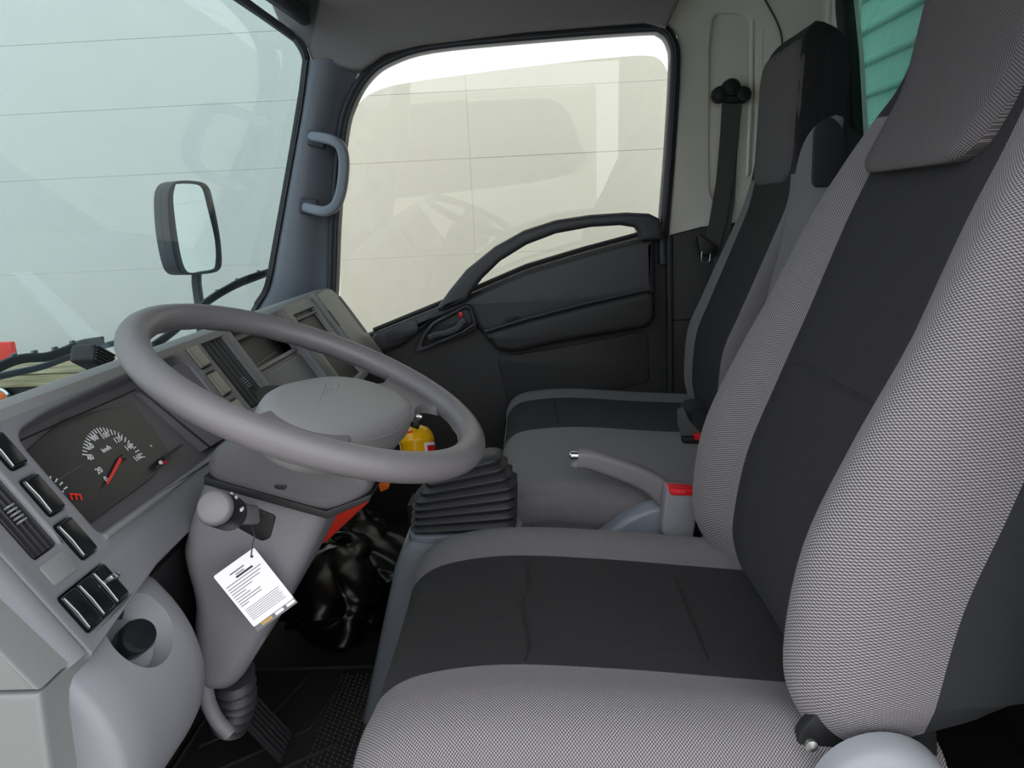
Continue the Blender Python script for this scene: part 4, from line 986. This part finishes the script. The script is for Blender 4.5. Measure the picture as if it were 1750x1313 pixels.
# accelerator pedal
ped = thing('accelerator_pedal', 'black grooved accelerator pedal below the steering column', 'pedal', at(440, 1300, y=1.0))
pu = (at(478, 1308, y=1.0)-at(398, 1225, y=1.0)); pl_ = pu.length; pu.normalize(); pn = V((0, -1, 0)).cross(pu); pn = -pn if pn.z < 0 else pn
pc = (at(478, 1308, y=1.0)+at(398, 1225, y=1.0))/2+V((0, .035, 0))
Rm = axes(pu, V((0, 1, 0)), pn)
box('plate', (pl_, .062, .008), pc, 'rubber', ped, rot=Rm, bevel=.002)
for k in range(6): box('tread', (pl_*.9, .0055, .005), pc+V((0, -.026+k*.0104, 0))+pn*.005, 'boot', ped, rot=Rm, bevel=.0015)
sweep('pedal_arm', [pc-pn*.01, pc-pn*.05-pu*.08, pc-pn*.09-pu*.2], rrect(.016, .012, .003), 'black', ped)
mt = thing('floor_mat', 'dark studded rubber floor mat in front of the driver seat', 'floor mat', (-.38, 1.1, 0))
mo = rnd([(-.62, .70), (-.27, .70), (-.27, 1.14), (-.33, 1.30), (-.62, 1.30)], .02)
plate('sheet', [mo], fz(.012), .010, 'mat', mt, .003)
sweep('raised_edge', [V((p.x, p.y, .013)) for p in mo], circ(.004, 6), 'mat', mt, side=(0, 0, 1), closed=True)
sv, sf = [], []
for i in range(13):
    for j in range(24):
        x = -.40+i*.0095; y = 1.03+j*.0105+(i % 2)*.005
        if x > -.28: continue
        k = len(sv); q = .003
        sv += [V((x-q, y-q, .0118)), V((x+q, y-q, .0118)), V((x+q, y+q, .0118)), V((x-q, y+q, .0118)), V((x, y, .0155))]
        sf += [(k, k+1, k+4), (k+1, k+2, k+4), (k+2, k+3, k+4), (k+3, k, k+4)]
so = mk('studs', sv, sf, 'rubber', mt); so['kind'] = 'stuff'
for pts in ([(-.55, 1.02), (-.42, 1.12), (-.40, 1.24)], [(-.50, .98), (-.36, 1.08)], [(-.60, 1.08), (-.50, 1.16), (-.47, 1.27)]):
    sweep('groove_bead', [V((a, b, .013)) for a, b in pts], circ(.003, 6), 'mat', mt, side=(0, 0, 1))
# blocks under the pedal: heater duct and bracket
hd_ = thing('foot_duct', 'dark blue-grey duct outlet on the floor behind the pedal', 'duct', at(470, 1270, y=1.2))
box('duct', (.05, .07, .06), at(472, 1262, y=1.2), 'console', hd_, bevel=.006); sweep('rim', [at(455, 1243, y=1.165), at(488, 1240, y=1.165)], circ(.003, 6), 'black', hd_)
hl = thing('handle_bracket', 'small pale release latch beside the steering column', 'latch', at(300, 960, y=.86))
sweep('hook', cat_open([at(a, b, y=.86) for a, b in [(297, 965), (298, 950), (302, 942), (306, 952), (303, 968)]], 5), circ(.004, 8), 'light', hl)
box('base', (.03, .02, .03), at(303, 975, y=.87), 'pillar', hl, bevel=.004)

# ================================================================== wipers and mirror outside
def wiper(name, label, pts, blade, loc):
    w = thing(name, label, 'wiper', loc, 'windscreen wipers')
    sweep('arm', cat_open(pts, 5), rrect(.012, .008, .003), 'pillar', w, side=(0, 0, 1))
    sweep('blade', cat_open(blade, 5), rrect(.008, .016, .003), 'rubber', w, side=(1, 0, 0))
    for t in (.25, .45, .65, .82):
        k = int(t*(len(blade)-1)); p = V(blade[k]).lerp(V(blade[min(k+1, len(blade)-1)]), .5); box('clip', (.006, .012, .008), p+V((.0, 0, .009)), 'pillar', w, bevel=.002)
def wpt(px, py, off=-.03):
    x = -.82
    for _ in range(8):
        p = at(px, py, x=x); x = wsx(p.y, p.z)+off
    return at(px, py, x=x)
wiper('windscreen_wiper', 'black wiper arm lying along the windscreen base left of the steering wheel', [wpt(a, b) for a, b in [(-40, 656), (0, 643), (70, 627), (140, 602), (200, 585)]], [wpt(a, b, -.022) for a, b in [(-30, 642), (10, 622), (40, 613), (80, 610), (110, 600), (140, 588), (175, 582)]], wpt(0, 643))
wiper('windscreen_wiper', 'black wiper reaching to the far lower corner of the windscreen', [wpt(a, b) for a, b in [(255, 600), (300, 566), (350, 522), (400, 491), (462, 467)]], [wpt(a, b, -.022) for a, b in [(262, 590), (310, 556), (352, 516), (390, 492), (420, 477), (463, 463)]], wpt(350, 522))
mr = thing('side_mirror', 'grey-framed rectangular side mirror outside the windscreen', 'mirror', at(338, 520, y=2.25))
MY = 2.25
mo_ = [at(a, b, y=MY) for a, b in [(286, 340), (290, 318), (304, 309), (340, 310), (356, 318), (364, 340), (376, 400), (380, 445), (376, 460), (362, 466), (330, 470), (308, 466), (298, 445), (288, 390)]]
mc = sum(mo_, V())/len(mo_)
mn = V((.90, -.436, .0)).normalized(); mu = V((0, 0, 1)).cross(mn).normalized(); mv = V((0, 0, 1))
def onm(px, py, off=0):
    q = at(px, py, n=mn, p=mc+mn*off)-mc; return V((q.dot(mu), q.dot(mv)))
outl = [onm(a, b) for a, b in [(287, 345), (291, 320), (306, 309), (340, 310), (356, 318), (364, 340), (376, 400), (380, 445), (376, 461), (362, 467), (330, 470), (310, 467), (299, 445), (290, 395)]]
inl = [onm(a, b) for a, b in [(297, 345), (300, 320), (306, 314), (338, 315), (350, 324), (357, 350), (371, 410), (372, 450), (366, 460), (345, 464), (325, 466), (314, 452), (305, 410)]]
so_ = cat_closed(outl, 3); si_ = cat_closed(inl, 3)
plate('rim', [so_, si_], (mc, mu, mv, mn), .03, 'seal', mr, .003)
plate('mirror_glass', [si_], (mc-mn*.006, mu, mv, mn), .004, 'mirror', mr, .0005, 1)
plate('housing', [so_], (mc-mn*.031, mu, mv, mn), .03, 'seal', mr, .0, 1)
sweep('stem', [at(336, 466, y=MY+.02), at(336, 485, y=MY+.02), at(340, 515, y=MY+.02), at(345, 570, y=MY-.02)], rrect(.026, .022, .006), 'seal', mr, side=(1, 0, 0))
sweep('mount_arm', [at(345, 570, y=MY-.02), V((-.80, 2.2, .50)), V((-.70, 2.09, .42))], rrect(.03, .022, .006), 'seal', mr, side=(1, 0, 0))
